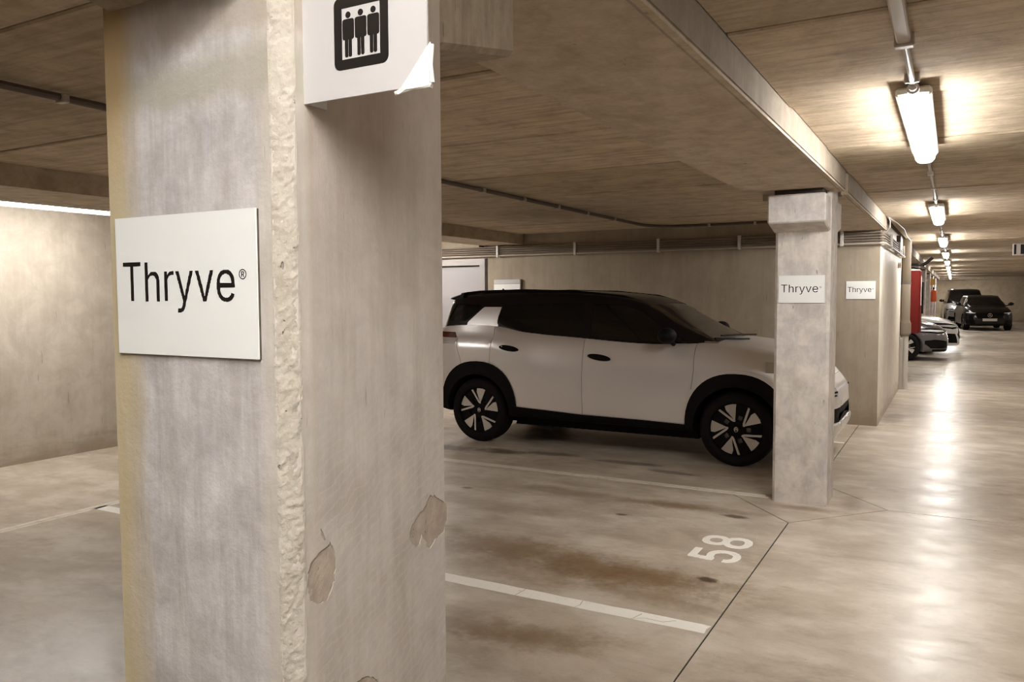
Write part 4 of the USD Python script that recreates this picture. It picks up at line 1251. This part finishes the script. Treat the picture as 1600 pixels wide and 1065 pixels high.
    part('wiper', [tube([(-1.02, .5, 1.13), (-1.10, .05, 1.148), (-1.17, -.35, 1.155)], .008, 8), tube([(-.96, -.1, 1.115), (-1.04, -.40, 1.13), (-1.16, -.62, 1.14)], .009, 8)], M['black'], t, local=True)
    part('cowl_trim', box(-1.24, -1.10, -.70, -.675, 1.102, 1.118, .004), M['chrome'], t, local=True, label='bright trim at the windshield foot')
    # interior
    for sy in (-.37, .37):
        st_ = sub('seat', t)
        part('backrest', trimesh.convex.convex_hull(np.array([(x, sy + y, z) for y in (-.23, .23) for x, z in ((-2.30, .95), (-2.15, .95), (-2.48, 1.26), (-2.38, 1.27))])), M['seat'], st_, local=True)
        part('headrest', ellipsoid(-2.45, sy, 1.35, .06, .13, .09), M['seat'], st_, local=True)
    for sy in (-.42, 0, .42):
        part('rear_headrest', ellipsoid(-3.3, sy, 1.30, .06, .14, .09), M['seat'], t, local=True)
    part('dashboard', trimesh.convex.convex_hull(np.array([(x, y, z) for y in (-.66, .66) for x, z in ((-1.75, 1.02), (-1.70, 1.12), (-1.30, 1.11), (-1.20, 1.05))])), M['seat'], t, local=True)
    tor = trimesh.creation.torus(.17, .014, 32, 10)
    tor.apply_transform(trimesh.transformations.translation_matrix([-1.83, .37, 1.12]) @ trimesh.transformations.rotation_matrix(math.radians(-65), [0, 1, 0]))
    part('steering_wheel', tor, M['seat'], t, local=True)
    # wheels
    for cx, cz in (wr_, wf_):
        sp_ = -20 if cx < -2 else 0
        make_wheel(t, cx, -.868, cz, .338, .240, -1, sp_)
        make_wheel(t, cx, .868, cz, .338, .240, 1, sp_)


main_car()


def far_car(name, label, loc, rz, paint, style):
    """a simpler complete car, front at local x = 0, long axis along x"""
    t = thing(name, label, 'car', loc, rz)
    hgt, wid, ln = style['h'], style['w'] / 2, style['l']
    bz = style['belt']
    hz = style['hood']
    cw = style['cowl']
    c = dict(
        w=[(-ln, wid * .72), (-ln + .05, wid * .84), (-ln + .25, wid * .95), (-ln + .8, wid), (-1.2, wid), (-.6, wid * .985), (-.32, wid * .93), (-.14, wid * .83), (-.05, wid * .72), (0, wid * .62)],
        zb=[(-ln, .42), (-ln + .2, .27), (-ln + .8, .22), (-.5, .21), (-.05, .22), (0, .30)],
        zs=[(-ln, bz - .25), (-ln + .06, bz - .04), (-ln + .3, bz + .02), (-ln / 2, bz - .02), (cw, hz + .03), (-.7, hz - .02), (-.35, hz - .09), (-.12, hz - .19), (-.03, hz - .28), (0, hz - .38)],
        zt=[(-ln, bz - .23), (-ln + .06, bz - .02), (-ln + .3, bz + .05), (-ln / 2, bz), (cw, hz + .06), (-.7, hz + .02), (-.35, hz - .055), (-.12, hz - .16), (-.03, hz - .25), (0, hz - .36)],
        h=[(-ln, .3), (0, .6)], zl=[(-ln, bz - .1), (-ln / 2, bz - .12), (0, hz - .2)],
        wb=[(-ln + .1, wid * .7), (-ln + .4, wid * .88), (-ln + 1.2, wid * .92), (cw - .5, wid * .92), (cw - .15, wid * .86), (cw + .08, wid * .66)],
        wr=[(-ln + .1, wid * .66), (-ln + .5, wid * .68), (-ln + 1.2, wid * .70), (cw - .7, wid * .69), (cw - .2, wid * .80), (cw + .08, wid * .65)],
        zr=[(-ln + .1, bz + .05), (-ln + style['back'], hgt - .06), (-ln + style['back'] + .5, hgt), (cw - 1.15, hgt - .005), (cw - .8, hgt - .06), (cw - .4, (hgt + hz) / 2 + .04), (cw + .08, hz + .06)],
        zc=[(-ln + .1, bz - .15), (cw + .08, hz - .12)])
    lower, upper = car_body(dict(range=(-ln, 0), cabin=(-ln + .1, cw + .08), curves=c), 26, 56)
    r = .325
    wf_, wr_ = (-style['oh'], r), (-style['oh'] - style['wb'], r)
    arch = unary_union([Point(q).buffer(.375, 24) for q in (wf_, wr_)])
    out = lower(0)
    for y0, y1 in ((-1.4, -wid + .30), (wid - .30, 1.4)):
        out = out - prism_side(arch, y0, y1)
    fr = style['front']
    hl, gr, intake = fr['lamp'], fr['grille'], fr['intake']
    both = lambda p_: unary_union([p_, affinity.scale(p_, -1, 1, origin=(0, 0))])
    hlp = prism_front(both(hl), -.75, .3)
    grp = prism_front(gr, -.35, .3)
    inp = prism_front(both(intake), -.45, .3)
    thick = out - lower(.02)
    part('body', out - ((lower(-.02) - lower(.018)) ^ (hlp + grp + inp)), M[paint], t, smooth=34, local=True)
    for k, sgn in enumerate((1, -1)):
        h_ = hl if sgn > 0 else affinity.scale(hl, -1, 1, origin=(0, 0))
        hd_ = part('headlamp', (lower(.004) - lower(.022)) ^ prism_front(h_, -.75, .3), M['black_gloss'], t, smooth=34, local=True)
        l2_ = affinity.scale(h_, .72, .42)
        part('lamp_lens', (lower(-.002) - lower(.02)) ^ prism_front(l2_, -.75, .3), M['lamp_glass'], hd_, smooth=34, local=True)
        i_ = intake if sgn > 0 else affinity.scale(intake, -1, 1, origin=(0, 0))
        part('air_intake', (lower(.010) - lower(.025)) ^ prism_front(i_, -.45, .3), M['black'], t, smooth=34, local=True)
    g_ = part('grille', (lower(.008) - lower(.025)) ^ prism_front(gr, -.35, .3), M['black'], t, smooth=34, local=True)
    y0, z0, y1, z1 = gr.bounds
    bars = unary_union([sbox(y0 + .03, z, y1 - .03, z + .012).intersection(gr) for z in np.linspace(z0 + .05, z1 - .05, 4)])
    part('grille_bars', (lower(.002) - lower(.02)) ^ prism_front(bars, -.35, .3), M['black_gloss'], g_, smooth=34, local=True)
    pz = style['plate']
    part('licence_plate', box(.002, .016, -.26, .26, pz, pz + .11, .003), M['plate'], t, local=True)
    if style.get('star'):
        ez = (z0 + z1) / 2 + .02
        ring = Point(0, 0).buffer(.085, 20).difference(Point(0, 0).buffer(.072, 20))
        arms = [Polygon([(.016 * math.cos(a + 1.05), .016 * math.sin(a + 1.05)), (.078 * math.cos(a), .078 * math.sin(a)), (.016 * math.cos(a - 1.05), .016 * math.sin(a - 1.05))]) for a in np.radians([90, 210, 330])]
        m = extrude(unary_union([ring] + arms), .012)
        v = m.vertices
        part('emblem', trimesh.Trimesh(np.stack([.004 + v[:, 2], v[:, 0], ez + v[:, 1]], 1), m.faces, process=False), M['chrome'], t, smooth=False, local=True)
    U, Ui = upper(0), upper(.03)
    sg = Polygon([(-ln + .75, bz + .06), (-ln + style['back'] + .25, hgt - .10), (cw - 1.15, hgt - .10), (cw - .72, hgt - .16), (cw - .20, hz + .10), (cw - .3, bz + .03)]).buffer(0)
    sg = sg.difference(sbox(-ln * .52 - .035, 0, -ln * .52 + .035, 3))
    ws = Polygon([(cw - 1.02, -wid * .62), (cw - 1.02, wid * .62), (cw - .3, wid * .74), (cw - .02, wid * .66), (cw + .03, 0), (cw - .02, -wid * .66), (cw - .3, -wid * .74)])
    sgp = prism_side(sg, -1.4, 1.4)
    wsp = prism_top(ws, hz + .05, 3)
    part('roof', (U - Ui) - sgp - wsp, M[style.get('roof', paint)], t, smooth=34, local=True)
    gl = upper(.004) - upper(.012)
    part('windshield', gl ^ prism_top(ws.buffer(.004), hz + .04, 3), M['glass_dark'], t, smooth=34, local=True)
    for sgn in (-1, 1):
        m = gl ^ prism_side(sg.buffer(.004), -1.4, -.2)
        part('side_windows', m if sgn < 0 else mirror(m), M['glass_dark'], t, smooth=34, local=True)
        mb = ellipsoid(cw - .42, sgn * (wid + .08), hz + .16, .07, .11, .07, 2)
        part('door_mirror', [mb, tube([(cw - .42, sgn * (wid - .12), hz + .08), (cw - .42, sgn * wid, hz + .11), (cw - .42, sgn * (wid + .04), hz + .13)], .02, 8)], M['black_gloss'], t, local=True)
    for cx, cz in (wf_, wr_):
        make_wheel(t, cx, -(wid - .03), cz, r, .225, -1, 10, detail=False)
        make_wheel(t, cx, wid - .03, cz, r, .225, 1, 10, detail=False)
    part('lower_lip', (lower(-.012) - lower(.02)) ^ prism_front(sbox(-wid, .2, wid, .275), -.30, .3), M[style.get('lip', 'black')], t, smooth=34, local=True)


hatch = dict(h=1.43, w=1.74, l=4.35, belt=.95, hood=.90, cowl=-1.15, oh=.86, wb=2.62, back=.55, plate=.38,
             front=dict(lamp=Polygon([(.42, .655), (.46, .72), (.80, .765), (.98, .75), (.98, .70), (.72, .63)]), grille=Polygon([(-.34, .68), (.34, .68), (.40, .60), (.30, .30), (-.30, .30), (-.40, .60)]), intake=Polygon([(.46, .30), (.46, .44), (.78, .50), (.86, .46), (.80, .30)])))
far_car('grey_hatchback', 'dark grey hatchback nosing out beneath the red cabinet into the lane', (-.10, 21.18, 0), 0, 'paint_grey', hatch)
snow = dict(hatch, h=1.46, hood=.93, lip='paint_snow', front=dict(lamp=Polygon([(.45, .66), (.48, .74), (.80, .80), (.98, .79), (.98, .72), (.72, .64)]), grille=Polygon([(-.50, .66), (.50, .66), (.62, .50), (.52, .30), (-.52, .30), (-.62, .50)]), intake=Polygon([(.58, .28), (.66, .52), (.90, .54), (.92, .30)])))
far_car('white_hatchback', 'white car with black grille behind the dark grey hatchback', (.16, 23.75, 0), 0, 'paint_snow', snow)
saloon = dict(h=1.46, w=1.80, l=4.4, belt=.97, hood=.93, cowl=-1.15, oh=.85, wb=2.73, back=.55, plate=.40, star=True,
              front=dict(lamp=Polygon([(.44, .70), (.47, .76), (.72, .80), (.88, .80), (.88, .74), (.66, .68)]), grille=Polygon([(-.46, .72), (.46, .72), (.52, .66), (.44, .52), (-.44, .52), (-.52, .66)]), intake=Polygon([(.50, .28), (.52, .42), (.80, .46), (.84, .30)])))
far_car('black_saloon', 'black saloon with a star emblem and pale number plate facing the viewpoint', (1.33, 38.0, 0), -84, 'paint_black', saloon)
suv = dict(h=1.76, w=1.88, l=4.3, belt=1.08, hood=1.04, cowl=-1.05, oh=.85, wb=2.65, back=.4, plate=.45, roof='paint_black', front=saloon['front'])
far_car('silver_car', 'silver car with dark roof partly hidden behind the black saloon', (.62, 43.2, 0), -86, 'paint_silver', suv)
